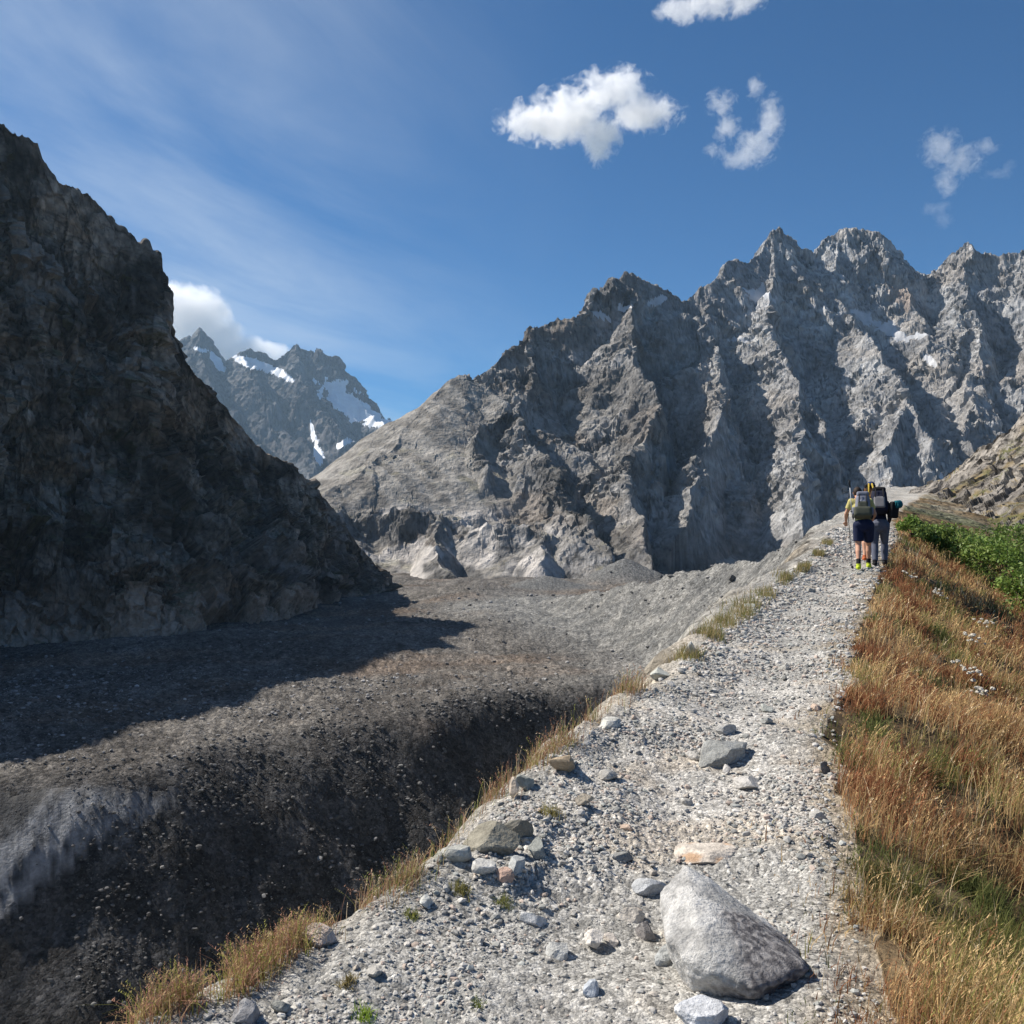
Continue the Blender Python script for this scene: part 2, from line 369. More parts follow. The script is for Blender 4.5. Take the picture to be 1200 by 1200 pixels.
def build_terrain():
    fov = math.atan(680/F)
    az = np.concatenate([np.linspace(-math.pi, -fov-0.02, 60), np.linspace(-fov, fov, 760), np.linspace(fov+0.02, math.pi, 60)])
    r = np.exp(np.arange(math.log(0.35), math.log(1700), 0.0078))
    r = np.concatenate([[0.02], r, np.geomspace(1750, 14000, 22)])
    A, R_ = np.meshgrid(az, r)
    X = R_*np.sin(A); Y = R_*np.cos(A)
    Z, d, e, ins, gap = height(X, Y, True, True)
    P = np.stack([X, Y, Z], -1).astype(np.float32)
    K = len(az)
    nz_ = np.abs(grid_normals(P)[..., 2])
    # ---- albedo by place
    x, y, rr = X, Y, R_
    n1 = fbm(x*0.7, y*0.7, 0.2, 4, seed=70); n2 = fbm(x*0.12, y*0.12, .5, 5, seed=71); n3 = fbm(x*.02, y*.02, .9, 4, seed=72)
    w2, v2 = worley2(x*15, y*15, 56); w1, v1 = worley2(x*5.5, y*5.5, 55)
    path = mixc((.37, .36, .335), (.49, .47, .435), sstep(-.35, .4, n1))
    path = path*(0.84 + 0.32*v2[..., None]*sstep(25, 8, rr)[..., None])
    path = mixc(path, path*np.array((1.10, 0.99, 0.86)), sstep(.15, .6, fbm(x*1.7, y*1.7, 3.3, 3, seed=73))*.6)
    path = mixc(path, (.27, .215, .145), sstep(-.42, .02, e + .25*fbm(x*2.1, y*1.6, 6.3, 4, seed=85))*.85)
    moraine = mixc((.20, .19, .175), (.36, .35, .32), sstep(-.4, .5, fbm(x*.35, y*.35, 1.3, 5, seed=74)))
    moraine = mixc(moraine, (.30, .24, .16), sstep(.15, .5, fbm(x*.1, y*.1, 7.3, 4, seed=75))*0.7*sstep(200, 60, rr))
    fl = mixc((.125, .115, .105), (.205, .19, .172), sstep(-.45, .5, n3*.8 + fbm(x*.09, y*.05, 2.9, 5, seed=76)*.7))
    wf, vf = worley2(x*.45, y*.45, 62)
    fl = fl*(0.8 + .45*fbm(x*.5, y*.5, 4.4, 4, seed=78)[..., None] + .2*vf[..., None])
    fl = mixc(fl, fl*np.array((1.12, .98, .88)), sstep(0, .5, fbm(x*.015, y*.03, 8.4, 4, seed=77)))
    # dark rubble on the tongue, with the shade below the brink painted in
    sd, _, _ = poly_dist(x, y, SHO)
    tongue = sstep(-4, 18, ins + 8*perlin(x*.05, y*.05, 2.2, 47))*(d > 4)*sstep(38, 58, sd)
    dk = mixc((.032, .031, .031), (.066, .066, .068), sstep(-.35, .45, fbm(x*.12, y*.12, 6.1, 5, seed=79)))
    fl = mixc(fl, dk, tongue*0.9)
    # bare ice, streaked down the fall line
    icx = -.62*x - .78*y; along = .78*x - .62*y
    strk = fbm(along*.22, icx*.012, .4, 4, seed=80)
    ppx = np.where(y > 60, x/np.maximum(y, 1)*F + 600, 999); ppy = np.where(y > 60, 600 - Z/np.maximum(y, 1)*F, 0)
    nzi = 16*fbm(x*.05, y*.05, 1.2, 3, seed=82)
    ice_m = sstep(2, 16, ins + 4*nzi/16)*sstep(38, -55, ppy + 1.3*nzi - (1100 - .74*ppx))*sstep(250, 205, ppx + nzi)*sstep(912, 935, ppy + nzi*.4)
    strk = fbm((ppx + ppy*.95)*.055, (ppy - ppx)*.006, .4, 5, seed=80) + .25*fbm(x*.3, y*.3, .3, 3, seed=83)
    ice = mixc((.025, .027, .031), (.25, .255, .265), sstep(-.3, .45, strk + .3*fbm(x*.15, y*.15, 1.3, 3, seed=84)))
    fl = mixc(fl, ice, ice_m*0.95)
    cone = np.zeros_like(x)
    for (cx, cy_, cz) in (PX(733, 654, 745), PX(640, 677, 705)):
        cone = np.maximum(cone, sstep(48, 25, np.hypot(x-cx, y-cy_)))
    fl = mixc(fl, (.17, .172, .17), cone*.8)
    sd, _, _ = poly_dist(x, y, SHO)
    fl = mixc(fl, mixc((.17, .17, .165), (.27, .265, .25), sstep(-.3, .4, fbm(x*.12, y*.12, 3.3, 5, seed=81))), sstep(95, 35, sd)*(1-tongue))
    wallm = sstep(-1.5, 3, gap)
    lc = mixc(fl, moraine, wallm)
    soil = mixc((.085, .062, .038), (.16, .115, .065), sstep(-.3, .4, n1))
    veg = mixc((.15, .105, .055), (.07, .08, .03), sstep(-.1, .35, n2))
    rc = mixc(soil, veg, sstep(12, 40, rr)[...])
    rc = mixc(rc, mixc((.27, .24, .19), (.40, .375, .33), sstep(-.3, .4, fbm(x*.5, y*.3, 2.3, 4, seed=86))), sstep(45, 90, y)*0.8*sstep(-.3, .3, n2+.1))
    tp = sstep(-0.25, 0.55, d)
    col = np.where((e > 0)[..., None], rc, mixc(path, lc, tp))
    cols = col.reshape(-1, 3); V = P.reshape(-1, 3); FA = grid_faces(len(r), K)
    dc = d.reshape(-1)[FA].mean(1); ec = e.reshape(-1)[FA].mean(1); wl = (gap > 0).reshape(-1)[FA[:, 0]]
    icm = (ice_m > .5).reshape(-1)[FA[:, 0]]
    far = (rr.reshape(-1)[FA[:, 0]] > 260)
    m_path = (dc <= 0.25) & (ec <= 0) & ~far
    m_grass = (ec > 0) & ~far
    m_wall = (dc > 0.25) & wl
    m_ice = (dc > .25) & ~wl & icm
    m_floor = ~(m_path | m_grass | m_wall | m_ice)
    mats = dict(
        path=principled('path_gravel', rough=.92, spec=.15, use_col=True, var=.22, var_scale=45, bump=.9, bump_scale=55, bump_dist=.016, detail=9, cells=(38, 95)),
        grass=principled('turf_soil', rough=.95, spec=.1, use_col=True, var=.35, var_scale=12, bump=.8, bump_scale=30, bump_dist=.03, cells=(1.3, 4.5)),
        wall=principled('moraine_rubble', rough=.95, spec=.1, use_col=True, var=.35, var_scale=4, bump=1, bump_scale=6, bump_dist=.15, detail=9, cells=(3, 7)),
        floor=principled('valley_rubble', rough=.95, spec=.1, use_col=True, var=.45, var_scale=1.1, bump=1, bump_scale=1.3, bump_dist=.8, detail=9, rough_noise=.75, cells=(.7, 1.9)),
        ice=principled('dirty_ice', rough=.75, spec=.2, use_col=True, var=.4, var_scale=1.1, bump=1, bump_scale=1.3, bump_dist=.5, detail=9))
    for nm, m, mt in (('gravel_path', m_path, 'path'), ('grass_slope_ground', m_grass, 'grass'), ('moraine_slope', m_wall, 'wall'), ('glacier_ice', m_ice, 'ice'), ('valley_floor', m_floor, 'floor')):
        v, f, c = compact(V, FA[m], cols)
        o = mesh_np(nm, v, f[:, ::-1], mats[mt], c)
        tag(o, kind='structure')

build_terrain()

# ------------------------------------------------------------------ mountains
def rock_relief(P, scale, amp, seed, strata=(0, 0, 1), aniso=1.0, taper=None):
    """push a grid of rock out and in along its normals: broad buttresses, then blocks, then cracks"""
    n = grid_normals(P)
    if np.mean(n[..., 2]) < 0: n = -n
    x, y, z = [P[..., i]/scale for i in range(3)]
    s = 0.5*(ridged(x*.5, y*.5, z*.28*aniso, 4, seed=seed)-.9)
    s += 0.3*(ridged(x*1.6 + .6*s, y*1.6, z*1.0*aniso, 4, seed=seed+9)-.8)
    wx_ = .25*fbm(x*2, y*2, z*2, 3, seed=seed+70)
    s += 0.75*facets(x*1.3+wx_, y*1.3, z*.9*aniso+wx_, seed+20, 1.6)
    s += 0.42*facets(x*3.1+wx_, y*3.1, z*2.1*aniso, seed+30, 1.6)
    s += 0.22*facets(x*7.5+wx_*2, y*7.5, z*5*aniso, seed+40, 1.6)
    b = x*strata[0] + y*strata[1] + z*strata[2] + .25*perlin(x*.8, y*.8, z*.8, seed+41)
    s += 0.10*np.abs(((b*3.1) % 1.0)-.5)*2
    a = amp*s
    if taper is not None: a = a*taper
    return P + n*a[..., None]

def rock_color(P, dark, light, warm, scale, seed):
    x, y, z = [P[..., i]/scale for i in range(3)]
    t = fbm(x*.8, y*.8, z*.8, 5, seed=seed)
    c = mixc(dark, light, sstep(-.5, .5, t))
    t2 = fbm(x*.3, y*.3, z*.9, 4, seed=seed+7)
    c = mixc(c, warm, sstep(.05, .55, t2)*.6)
    v = fbm(x*6, y*6, z*5, 3, seed=seed+13)
    k1 = 1 - np.abs(fbm(x*1.7 + z*.5, y*1.7, z*.45, 4, seed=seed+15))*2          # steep joints
    k2 = 1 - np.abs(fbm(x*.7 + .3*z, y*.7, z*2.6 + x*.5, 4, seed=seed+17))*2     # ledges
    k3 = 1 - np.abs(fbm(x*4.4, y*4.4, z*1.7, 3, seed=seed+19))*2
    ck = sstep(.86, .98, k1)*.55 + sstep(.88, .98, k2)*.5 + sstep(.86, .98, k3)*.35
    return c*(1+.35*v[..., None])*(1-np.clip(ck, 0, .75))[..., None]

def loft(name, R, B, rows, cols, seed, scale, amp, backslope, backrows, profile, matl, colors, taper0=.12, veg=None, aniso=.55, strata=(0, 0, 1)):
    R = np.array(R, float); B = np.array(B, float)
    def resample(Q, n):
        L = np.r_[0, np.cumsum(np.linalg.norm(np.diff(Q[:, :2]*[1, 1], axis=0), axis=1) + 1e-6)]
        t = np.linspace(0, 1, len(Q)); tt = np.linspace(0, 1, n)
        return np.stack([np.interp(tt, t, Q[:, i]) for i in range(3)], 1)
    Rr, Br = resample(R, cols), resample(B, cols)
    # ragged crest
    s = np.linspace(0, 1, cols)*np.linalg.norm(R[-1]-R[0])/scale
    jag = fbm(s*2.0, s*0+seed, 0.5, 5, seed=seed+50)*amp*.32
    Rr[:, 2] += jag*np.clip((Rr[:, 2]-Br[:, 2])/(amp*6), 0, 1)
    t = np.linspace(0, 1, rows)
    hp = profile(t)
    front = Rr[None]*(1-np.stack([hp, hp, t], -1)[:, None, :]) + Br[None]*np.stack([hp, hp, t], -1)[:, None, :]
    out_ = Br[:, :2]-Rr[:, :2]; out_ /= np.linalg.norm(out_, axis=1, keepdims=True)+1e-9
    tb = np.linspace(1, 0, backrows+1)[:-1]
    hgt = (Rr[:, 2]-Br[:, 2])
    back = np.zeros((backrows, cols, 3))
    for i, q in enumerate(tb):
        back[i, :, 0] = Rr[:, 0]-out_[:, 0]*hgt*q/backslope; back[i, :, 1] = Rr[:, 1]-out_[:, 1]*hgt*q/backslope
        back[i, :, 2] = Rr[:, 2]-hgt*1.03*q**1.05
    P = np.concatenate([back, front], 0).astype(np.float32)
    tt = np.r_[-tb, t]
    tap = np.where(tt < 0, 1-(1-taper0)*np.exp(tt*14), np.clip(taper0+tt*3.2, 0, 1))*np.clip((1.02-np.abs(tt))*14, .25, 1)
    P0 = P.copy()
    P = rock_relief(P, scale, amp, seed, strata, aniso, tap[:, None]*np.ones((1, cols)))
    col = colors(P, grid_normals(P), tt[:, None]*np.ones((1, cols)))
    FA = grid_faces(P.shape[0], cols)
    o = mesh_np(name, P.reshape(-1, 3), FA, matl, col.reshape(-1, 3), smooth=False)
    tag(o, kind='structure')
    return o

# left cliff, in shade, between the eye and the glacier
def cliff_cols(P, n, tt):
    c = rock_color(P, (.045, .038, .032), (.27, .225, .185), (.27, .185, .12), 30, 101)
    c = c*(1 + .7*fbm(P[..., 0]*.25, P[..., 1]*.25, P[..., 2]*.16, 4, seed=108))[..., None]
    low = sstep(.86, .97, tt + .05*perlin(P[..., 0]*.06, P[..., 1]*.06, 0.3, 103))
    c = mixc(c, (.46, .36, .28), low*.8)
    up = np.abs(n[..., 2])
    x, y, z = P[..., 0], P[..., 1], P[..., 2]
    vg = sstep(.52, .8, up)*sstep(-.15, .3, fbm(x*.03, y*.03, z*.03, 4, seed=104))
    c = mixc(c, (.085, .088, .035), vg*.6)
    pale = sstep(.2, .55, fbm(x*.03, y*.03, z*.012, 4, seed=105))
    return mixc(c, (.30, .26, .23), pale*.6)
M_cliff = principled('cliff_rock', rough=.9, spec=.2, use_col=True, var=.35, var_scale=.35, bump=1, bump_scale=.5, bump_dist=1.6, bump_scale2=.22)
CR = [(-350, 100, 20), (-330, 165, 62), (-317, 220, 104), (-308, 303, 156), (-305, 385, 186), (-299, 450, 204), PX(0, 137, 500), PX(40, 172, 505), PX(70, 205, 510), PX(100, 232, 520), PX(140, 268, 528), PX(172, 283, 535),
      PX(187, 302, 541), PX(193, 350, 548), PX(198, 385, 556), PX(230, 432, 570), PX(270, 482, 585), PX(320, 532, 610), PX(350, 552, 625), PX(375, 577, 640), PX(402, 612, 655), PX(440, 662, 690), PX(462, 690, 712)]
CB = [(-300, 60, -90), (-285, 120, -85), (-275, 170, -72), (-270, 220, -66), (-262, 280, -64), (-250, 340, -64), (-229, 392, -63), (-222, 400, -63), (-214, 408, -63), (-203, 414, -63), (-192, 420, -63), (-182, 424, -63),
      (-175, 428, -63), (-168, 434, -63), (-162, 442, -63), (-152, 458, -63), (-141, 478, -63), (-131, 510, -63), (-126, 545, -63), (-121, 580, -63), (-113, 620, -63), (-103, 670, -63), (-97, 712, -63)]
loft('left_cliff'.replace('left_', 'rock_'), CR, CB, 460, 900, 101, 36, 18, .9, 30, lambda t: .10*t + .9*t**1.7, M_cliff, cliff_cols, aniso=.45, strata=(.5, .1, 1))

# heightfield mountains: ridges given as crest lines; each falls away at its own slope
def ridge_field(x, y, ridges, warp, wscale, seed):
    wx = x + warp*fbm(x/wscale, y/wscale, .3, 4, seed=seed); wy = y + warp*fbm(x/wscale, y/wscale, 5.3, 4, seed=seed+5)
    z = np.full(x.shape, -1e4, dtype=np.float32)
    for rd in ridges:
        pts, s = rd[0], rd[1]; s2 = rd[2] if len(rd) > 2 else None
        for k in range(len(pts)-1):
            ax, ay, az_ = pts[k]; bx, by, bz = pts[k+1]
            ex, ey = bx-ax, by-ay; L2 = ex*ex+ey*ey+1e-6
            for (qx, qy) in ((wx, wy),):
                t = np.clip(((qx-ax)*ex + (qy-ay)*ey)/L2, 0, 1)
                dd = np.hypot(qx-(ax+t*ex), qy-(ay+t*ey))
                sl_ = s if s2 is None else np.where(ex*(qy-ay) - ey*(qx-ax) > 0, s2, s)
                z = np.maximum(z, az_ + t*(bz-az_) - sl_*dd)
    return z

def massif():
    P_ = PX
    crest = [P_(330, 640, 900), P_(390, 578, 1000), P_(430, 546, 1060), P_(480, 500, 1150), P_(512, 466, 1220), P_(543, 440, 1260), P_(566, 437, 1300), P_(600, 404, 1350), P_(630, 383, 1400), P_(664, 372, 1450), P_(690, 348, 1500), P_(718, 330, 1530), P_(750, 322, 1560), P_(775, 328, 1580),
             P_(802, 350, 1620), P_(820, 333, 1650), P_(850, 310, 1700), P_(885, 290, 1760), P_(907, 266, 1800), P_(925, 284, 1820), P_(950, 290, 1840), P_(966, 274, 1850), P_(990, 267, 1860), P_(1025, 272, 1860), P_(1045, 288, 1860),
             P_(1060, 305, 1850), P_(1085, 313, 1840), P_(1108, 300, 1820), P_(1132, 284, 1800), P_(1160, 300, 1790), P_(1200, 286, 1760), P_(1260, 300, 1720), P_(1330, 270, 1700), P_(1450, 330, 1650)]
    scree_crest = crest[:6]
    R = [(scree_crest, .64), (crest[5:], 1.6),
         ([P_(543, 440, 1260), P_(600, 430, 1290)], 1.1),
         # buttresses, crest to foot: broad on the sunny side, sheer on the other
         ([P_(632, 385, 1400), P_(618, 430, 1290), P_(604, 475, 1185), P_(628, 520, 1075), P_(652, 560, 985), P_(676, 600, 915), P_(694, 645, 855)], 1.0, 3.2),
         ([P_(604, 475, 1185), P_(562, 498, 1140), P_(566, 552, 1040)], 1.0, 2.0),
         ([P_(750, 322, 1560), P_(738, 365, 1460), P_(746, 405, 1350), P_(764, 465, 1190), P_(748, 535, 1045), P_(752, 600, 930), P_(742, 655, 850)], .95, 3.4),
         ([P_(802, 350, 1620), P_(836, 405, 1470), P_(858, 468, 1290), P_(826, 516, 1165), P_(812, 590, 1000)], 1.05, 2.8),
         ([P_(907, 268, 1800), P_(900, 335, 1670), P_(912, 395, 1530), P_(946, 450, 1370), P_(930, 520, 1200), P_(948, 600, 1040)], 1.05, 2.6),
         ([P_(990, 267, 1860), P_(968, 335, 1760), P_(1000, 378, 1640), P_(1038, 412, 1520), P_(1072, 470, 1380), P_(1040, 522, 1260), P_(1050, 620, 1060)], .95, 2.8),
         ([P_(1045, 290, 1860), P_(1066, 345, 1750), P_(1084, 375, 1690)], 1.2, 2.0),
         ([P_(1132, 287, 1800), P_(1128, 350, 1690), P_(1150, 420, 1560), P_(1140, 500, 1400), P_(1150, 600, 1210)], 1.0, 2.0),
         ([P_(1230, 290, 1760), P_(1225, 370, 1620), P_(1240, 450, 1480), P_(1225, 540, 1320), P_(1240, 620, 1180)], 1.0, 2.0),
         ([P_(1330, 270, 1700), P_(1290, 400, 1500), P_(1300, 520, 1300)], 1.2),
         # broken, ice-polished foot
         ([P_(425, 610, 960), P_(470, 598, 940), P_(520, 604, 925), P_(570, 618, 905), P_(640, 622, 905), P_(700, 640, 890)], 1.15),
         ([P_(520, 604, 925), P_(500, 640, 860), P_(530, 668, 815)], 1.2),
         ([P_(640, 622, 905), P_(625, 655, 850)], 1.2)]
    az = np.linspace(math.atan((330-600)/F), math.atan((1330-600)/F), 980)
    r = np.concatenate([np.linspace(800, 1250, 205), np.linspace(1252, 2250, 330), np.linspace(2270, 2900, 16)])
    A, R_ = np.meshgrid(az, r); x = R_*np.sin(A); y = R_*np.cos(A)
    z = ridge_field(x, y, R, 24, 130, 201)
    pxx = x/y*F + 600; pyy = 600 - z/y*F
    scr = ridge_field(x, y, [(scree_crest, .64)], 24, 130, 201)
    is_scree = sstep(14, -3, z-scr)*sstep(640, 560, pxx)*sstep(-12, 12, z)
    hgt = np.clip((z+60)/80, 0, 1)
    z = z + hgt*(1-is_scree*.93)*(11*(ridged(x/95, y/95, 1.0, 5, seed=205)-.95) + 3*fbm(x/30, y/30, .5, 3, seed=206))
    # snow beds lie in the hollows of the wall
    def patch(cx, cy_, a, b, rot, seed):
        u, v = (pxx-cx), (pyy-cy_); cr, sr = math.cos(rot), math.sin(rot)
        uu, vv = (u*cr+v*sr)/a, (-u*sr+v*cr)/b
        return np.hypot(uu, vv) + .55*fbm(pxx*.06, pyy*.10, .2, 5, seed=seed)
    snow = np.full(x.shape, 9.0)
    for q in ((888, 345, 24, 9, .35, 1), (1015, 373, 20, 7, .55, 2), (1045, 388, 30, 7, .3, 3), (868, 396, 15, 4, .2, 4), (1075, 392, 14, 5, .1, 5), (770, 347, 14, 5, -.35, 6), (733, 362, 12, 4, .1, 7), (1090, 425, 12, 5, .6, 8), (1105, 560, 9, 5, .8, 9), (706, 370, 12, 5, .2, 10)):
        snow = np.minimum(snow, patch(*q))
    z = z - 6*sstep(1.1, .6, snow)*0
    z = np.maximum(z, -95)
    P = np.stack([x, y, z], -1).astype(np.float32)
    tap = hgt*(1-.90*is_scree)
    zz_ = np.where(snow < 1.0, .35, 1)
    rgh = .45 + .85*sstep(-.25, .35, fbm(x/110, y/110, z/110, 3, seed=218))
    P = rock_relief(P, 46, 8.5, 207, (.45, .1, .9), .8, tap*zz_*rgh)
    n = np.abs(grid_normals(P)[..., 2])
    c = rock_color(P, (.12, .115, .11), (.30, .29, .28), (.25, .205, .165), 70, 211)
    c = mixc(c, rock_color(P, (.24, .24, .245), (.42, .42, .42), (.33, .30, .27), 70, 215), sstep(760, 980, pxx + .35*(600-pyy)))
    t = fbm(x/90, y/90, z/60, 5, seed=212)
    scree_c = mixc((.20, .185, .165), (.34, .32, .29), sstep(-.5, .5, fbm((.75*x+.66*y)/16, (-.66*x+.75*y)/160, .2, 4, seed=219) + .5*fbm(x/7, y/7, z/7, 3, seed=213)))
    c = mixc(c, scree_c, np.maximum(is_scree, sstep(.74, .84, n)*.8))
    c = mixc(c, (.50, .47, .44), sstep(-.15, .3, fbm(x/40, y/40, z/30, 4, seed=216))*sstep(690, 620, pxx)*sstep(585, 612, pyy)*sstep(400, 440, pxx)*.9)
    c = mixc(c, (.18, .17, .075), sstep(.2, .5, fbm(x/30, y/30, z/20, 4, seed=217))*sstep(.7, .9, n)*sstep(470, 560, pyy)*sstep(820, 700, pxx)*.3)
    c = mixc(c, (.34, .27, .22), sstep(1.2, .6, patch(1058, 345, 18, 14, .6, 31))*.7)
    pale_tal = sstep(1.2, .5, patch(1110, 470, 60, 40, .3, 32))
    c = mixc(c, (.33, .31, .29), pale_tal*.5)
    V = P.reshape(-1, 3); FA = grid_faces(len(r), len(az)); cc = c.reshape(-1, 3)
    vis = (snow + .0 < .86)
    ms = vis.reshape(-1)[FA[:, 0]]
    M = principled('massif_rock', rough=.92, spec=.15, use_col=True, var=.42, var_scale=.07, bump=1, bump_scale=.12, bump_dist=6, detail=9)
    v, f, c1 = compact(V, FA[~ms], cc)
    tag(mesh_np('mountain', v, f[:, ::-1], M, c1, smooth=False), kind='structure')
    v, f, _ = compact(V, FA[ms], cc)
    tag(mesh_np('snow', v, f[:, ::-1], principled('old_snow', (.48, .49, .51), rough=.7, spec=.2, var=.2, var_scale=.05, bump=.4, bump_scale=.1, bump_dist=3)), kind='structure')
massif()

def far_mountain():
    KF = 1.75
    P_ = lambda a, b, Y: PX(a, b, Y*KF)
    crest = [P_(-60, 330, 4300), P_(60, 350, 4200), P_(140, 380, 4100), P_(190, 400, 4000), P_(212, 393, 3980), P_(228, 385, 3960), P_(244, 400, 3960), P_(262, 424, 3980), P_(276, 408, 3980), P_(292, 414, 4000), P_(318, 418, 4020), P_(341, 403, 4040), P_(356, 408, 4040),
             P_(372, 411, 4050), P_(398, 418, 4050), P_(408, 436, 4040), P_(424, 452, 4020), P_(440, 462, 4000), P_(450, 480, 3980), P_(462, 478, 3960), P_(480, 500, 3900), P_(540, 560, 3800), P_(600, 600, 3700)]
    R = [(crest, 1.3), ([P_(228, 385, 3960), P_(250, 450, 3600), P_(300, 520, 3200), P_(340, 600, 2800)], 1.3),
         ([P_(276, 408, 3980), P_(300, 440, 3750), P_(340, 490, 3450), P_(375, 550, 3100), P_(400, 620, 2700)], 1.25),
         ([P_(345, 403, 4040), P_(352, 440, 3800), P_(380, 480, 3550), P_(400, 520, 3300), P_(420, 600, 2800)], 1.2),
         ([P_(405, 430, 4045), P_(425, 462, 3950), P_(452, 500, 3750), P_(460, 560, 3300)], 1.3)]
    az = np.linspace(math.atan((-80-600)/F), math.atan((620-600)/F), 720)
    r = np.concatenate([KF*np.linspace(2600, 3700, 110), KF*np.linspace(3706, 5000, 230)])
    A, R_ = np.meshgrid(az, r); x = R_*np.sin(A); y = R_*np.cos(A)
    z = ridge_field(x, y, R, 50*KF, 300*KF, 301)
    z = z + np.clip((z+60)/350, 0, 1)*(75*(ridged(x/600, y/600, 1, 6, seed=305)-.95))
    # the hanging glacier fills the shelf below the east summit
    pxx = x/y*F + 600; pyy = 600 - z/y*F
    def quad(cx, cy_, a, b, rot, seed):
        u, v = (pxx-cx), (pyy-cy_); cr, sr = math.cos(rot), math.sin(rot)
        return np.hypot((u*cr+v*sr)/a, (-u*sr+v*cr)/b) + .45*fbm(pxx*.07, pyy*.07, .2, 4, seed=seed)
    sn = np.minimum.reduce([quad(408, 472, 46, 17, .62, 1), quad(436, 490, 30, 11, .5, 2), quad(300, 428, 34, 7, .3, 3), quad(255, 425, 18, 5, .9, 4), quad(372, 530, 5, 16, -.2, 5), quad(402, 520, 10, 4, -.5, 6), quad(235, 410, 12, 3, .1, 7), quad(365, 505, 3, 14, -.1, 8), quad(330, 440, 20, 5, .5, 12)])
    P = np.stack([x, y, z], -1).astype(np.float32)
    P = rock_relief(P, 220, 32, 307, (.1, .1, 1), .8, np.where(sn < 1, .3, 1.)*np.clip((z+60)/350, 0, 1))
    c = rock_color(P, (.07, .07, .078), (.15, .15, .155), (.13, .12, .115), 260, 311)
    V = P.reshape(-1, 3); FA = grid_faces(len(r), len(az)); cc = c.reshape(-1, 3)
    ms = (sn < .85).reshape(-1)[FA[:, 0]]
    M = principled('far_rock', rough=.92, spec=.15, use_col=True, var=.35, var_scale=.018, bump=1, bump_scale=.024, bump_dist=24)
    v, f, c1 = compact(V, FA[~ms], cc); tag(mesh_np('far_mountain', v, f[:, ::-1], M, c1, smooth=False), kind='structure')
    v, f, _ = compact(V, FA[ms], cc); tag(mesh_np('far_mountain_glacier', v, f[:, ::-1], principled('glacier_snow', (.68, .72, .78), rough=.6, var=.12, var_scale=.02, bump=.4, bump_scale=.03, bump_dist=8)), kind='structure')
far_mountain()

# rocky hill on the right, beyond the shrubs
def hill_cols(P, n, tt):
    c = rock_color(P, (.17, .155, .14), (.31, .285, .255), (.27, .22, .17), 7, 401)
    up = np.abs(n[..., 2]); x, y, z = P[..., 0], P[..., 1], P[..., 2]
    vg = sstep(.5, .75, up + .25*fbm(x*.25, y*.25, z*.25, 3, seed=404))*sstep(-.35, .15, fbm(x*.12, y*.12, z*.12, 4, seed=403))
    return mixc(c, mixc((.12, .12, .04), (.22, .165, .075), sstep(-.3, .3, fbm(x*.5, y*.5, z*.5, 3, seed=405))), vg*.9)
M_hill = principled('hill_rock', rough=.92, spec=.15, use_col=True, var=.35, var_scale=1.6, bump=1, bump_scale=1.8, bump_dist=.3, bump_scale2=.9)
HR = [PX(1058, 586, 108), PX(1080, 572, 104), PX(1104, 560, 100), PX(1122, 548, 97), PX(1140, 530, 94), PX(1160, 514, 91), PX(1180, 500, 89), PX(1202, 487, 87), PX(1260, 462, 84), PX(1340, 430, 80), PX(1450, 420, 76), PX(1600, 430, 70)]
HB = [PX(1050, 600, 92), PX(1062, 608, 84), PX(1078, 618, 76), PX(1098, 628, 70), PX(1120, 636, 66), PX(1140, 642, 63), PX(1165, 650, 60), PX(1200, 655, 57), PX(1260, 660, 54), PX(1340, 665, 52), PX(1450, 670, 50), PX(1600, 670, 46)]
loft('rocky_hill', HR, HB, 260, 520, 401, 7, 1.05, .8, 24, lambda t: .25*t + .75*t**1.3, M_hill, hill_cols, aniso=.9, strata=(.6, .2, .7), taper0=.4)
# ------------------------------------------------------------------ stones
def ico(sub):
    bm = bmesh.new(); bmesh.ops.create_icosphere(bm, subdivisions=sub, radius=1)
    V = np.array([v.co[:] for v in bm.verts], dtype=np.float32); FA = np.array([[v.index for v in f.verts] for f in bm.faces], dtype=np.int32)
    bm.free(); return V, FA
ICO = {s: ico(s) for s in (1, 2, 3, 4, 5)}
def chisel(V, r, n=9, lo=.55, hi=.85, bottom=None):
    V = V.copy()
    for _ in range(n):
        k = r.normal(size=3); k /= np.linalg.norm(k); d = r.uniform(lo, hi)
        V -= np.clip(V@k - d, 0, None)[:, None]*k
    return V
def rock_mesh(sub, seed, size, n=9, lo=.5, hi=.85, rough=.03):
    r = np.random.default_rng(seed)
    V, FA = ICO[sub]
    V = chisel(V, r, n, lo, hi)
    q = seed*1.7
    V = V*(1 + rough*2*fbm(V[:, 0]*2+q, V[:, 1]*2, V[:, 2]*2, 4, seed=seed % 997)[:, None] + rough*(worley3(V[:, 0]*5+q, V[:, 1]*5, V[:, 2]*5, 3)[1]-.5)[:, None])
    return V*np.array(size, dtype=np.float32), FA

M_stone = principled('stone_grey', use_col=True, rough=.92, spec=.12, var=.42, var_scale=55, bump=.9, bump_scale=75, bump_dist=.010, detail=9, rough_noise=.72)
STONE_COLS = np.array([(.40, .385, .355), (.33, .32, .295), (.47, .45, .415), (.28, .28, .255), (.43, .38, .32), (.53, .50, .455), (.37, .38, .35), (.45, .35, .28)])

def stone_object(name, x, y, V, FA, col, sink=.25, rot=0.0, tilt=(0, 0), mat=None, z=None, smooth=False):
    c = np.ones((len(V), 3))*np.array(col)
    c = c*(1 + .35*fbm(V[:, 0]*14+x, V[:, 1]*14, V[:, 2]*14, 4, seed=5)[:, None])
    o = mesh_np(name, V, FA, mat or M_stone, c, smooth=smooth)
    zz = H(x, y) if z is None else z
    h = -V[:, 2].min()
    o.location = (x, y, zz + h*(1-2*sink)); o.rotation_euler = (tilt[0], tilt[1], rot)
    return o

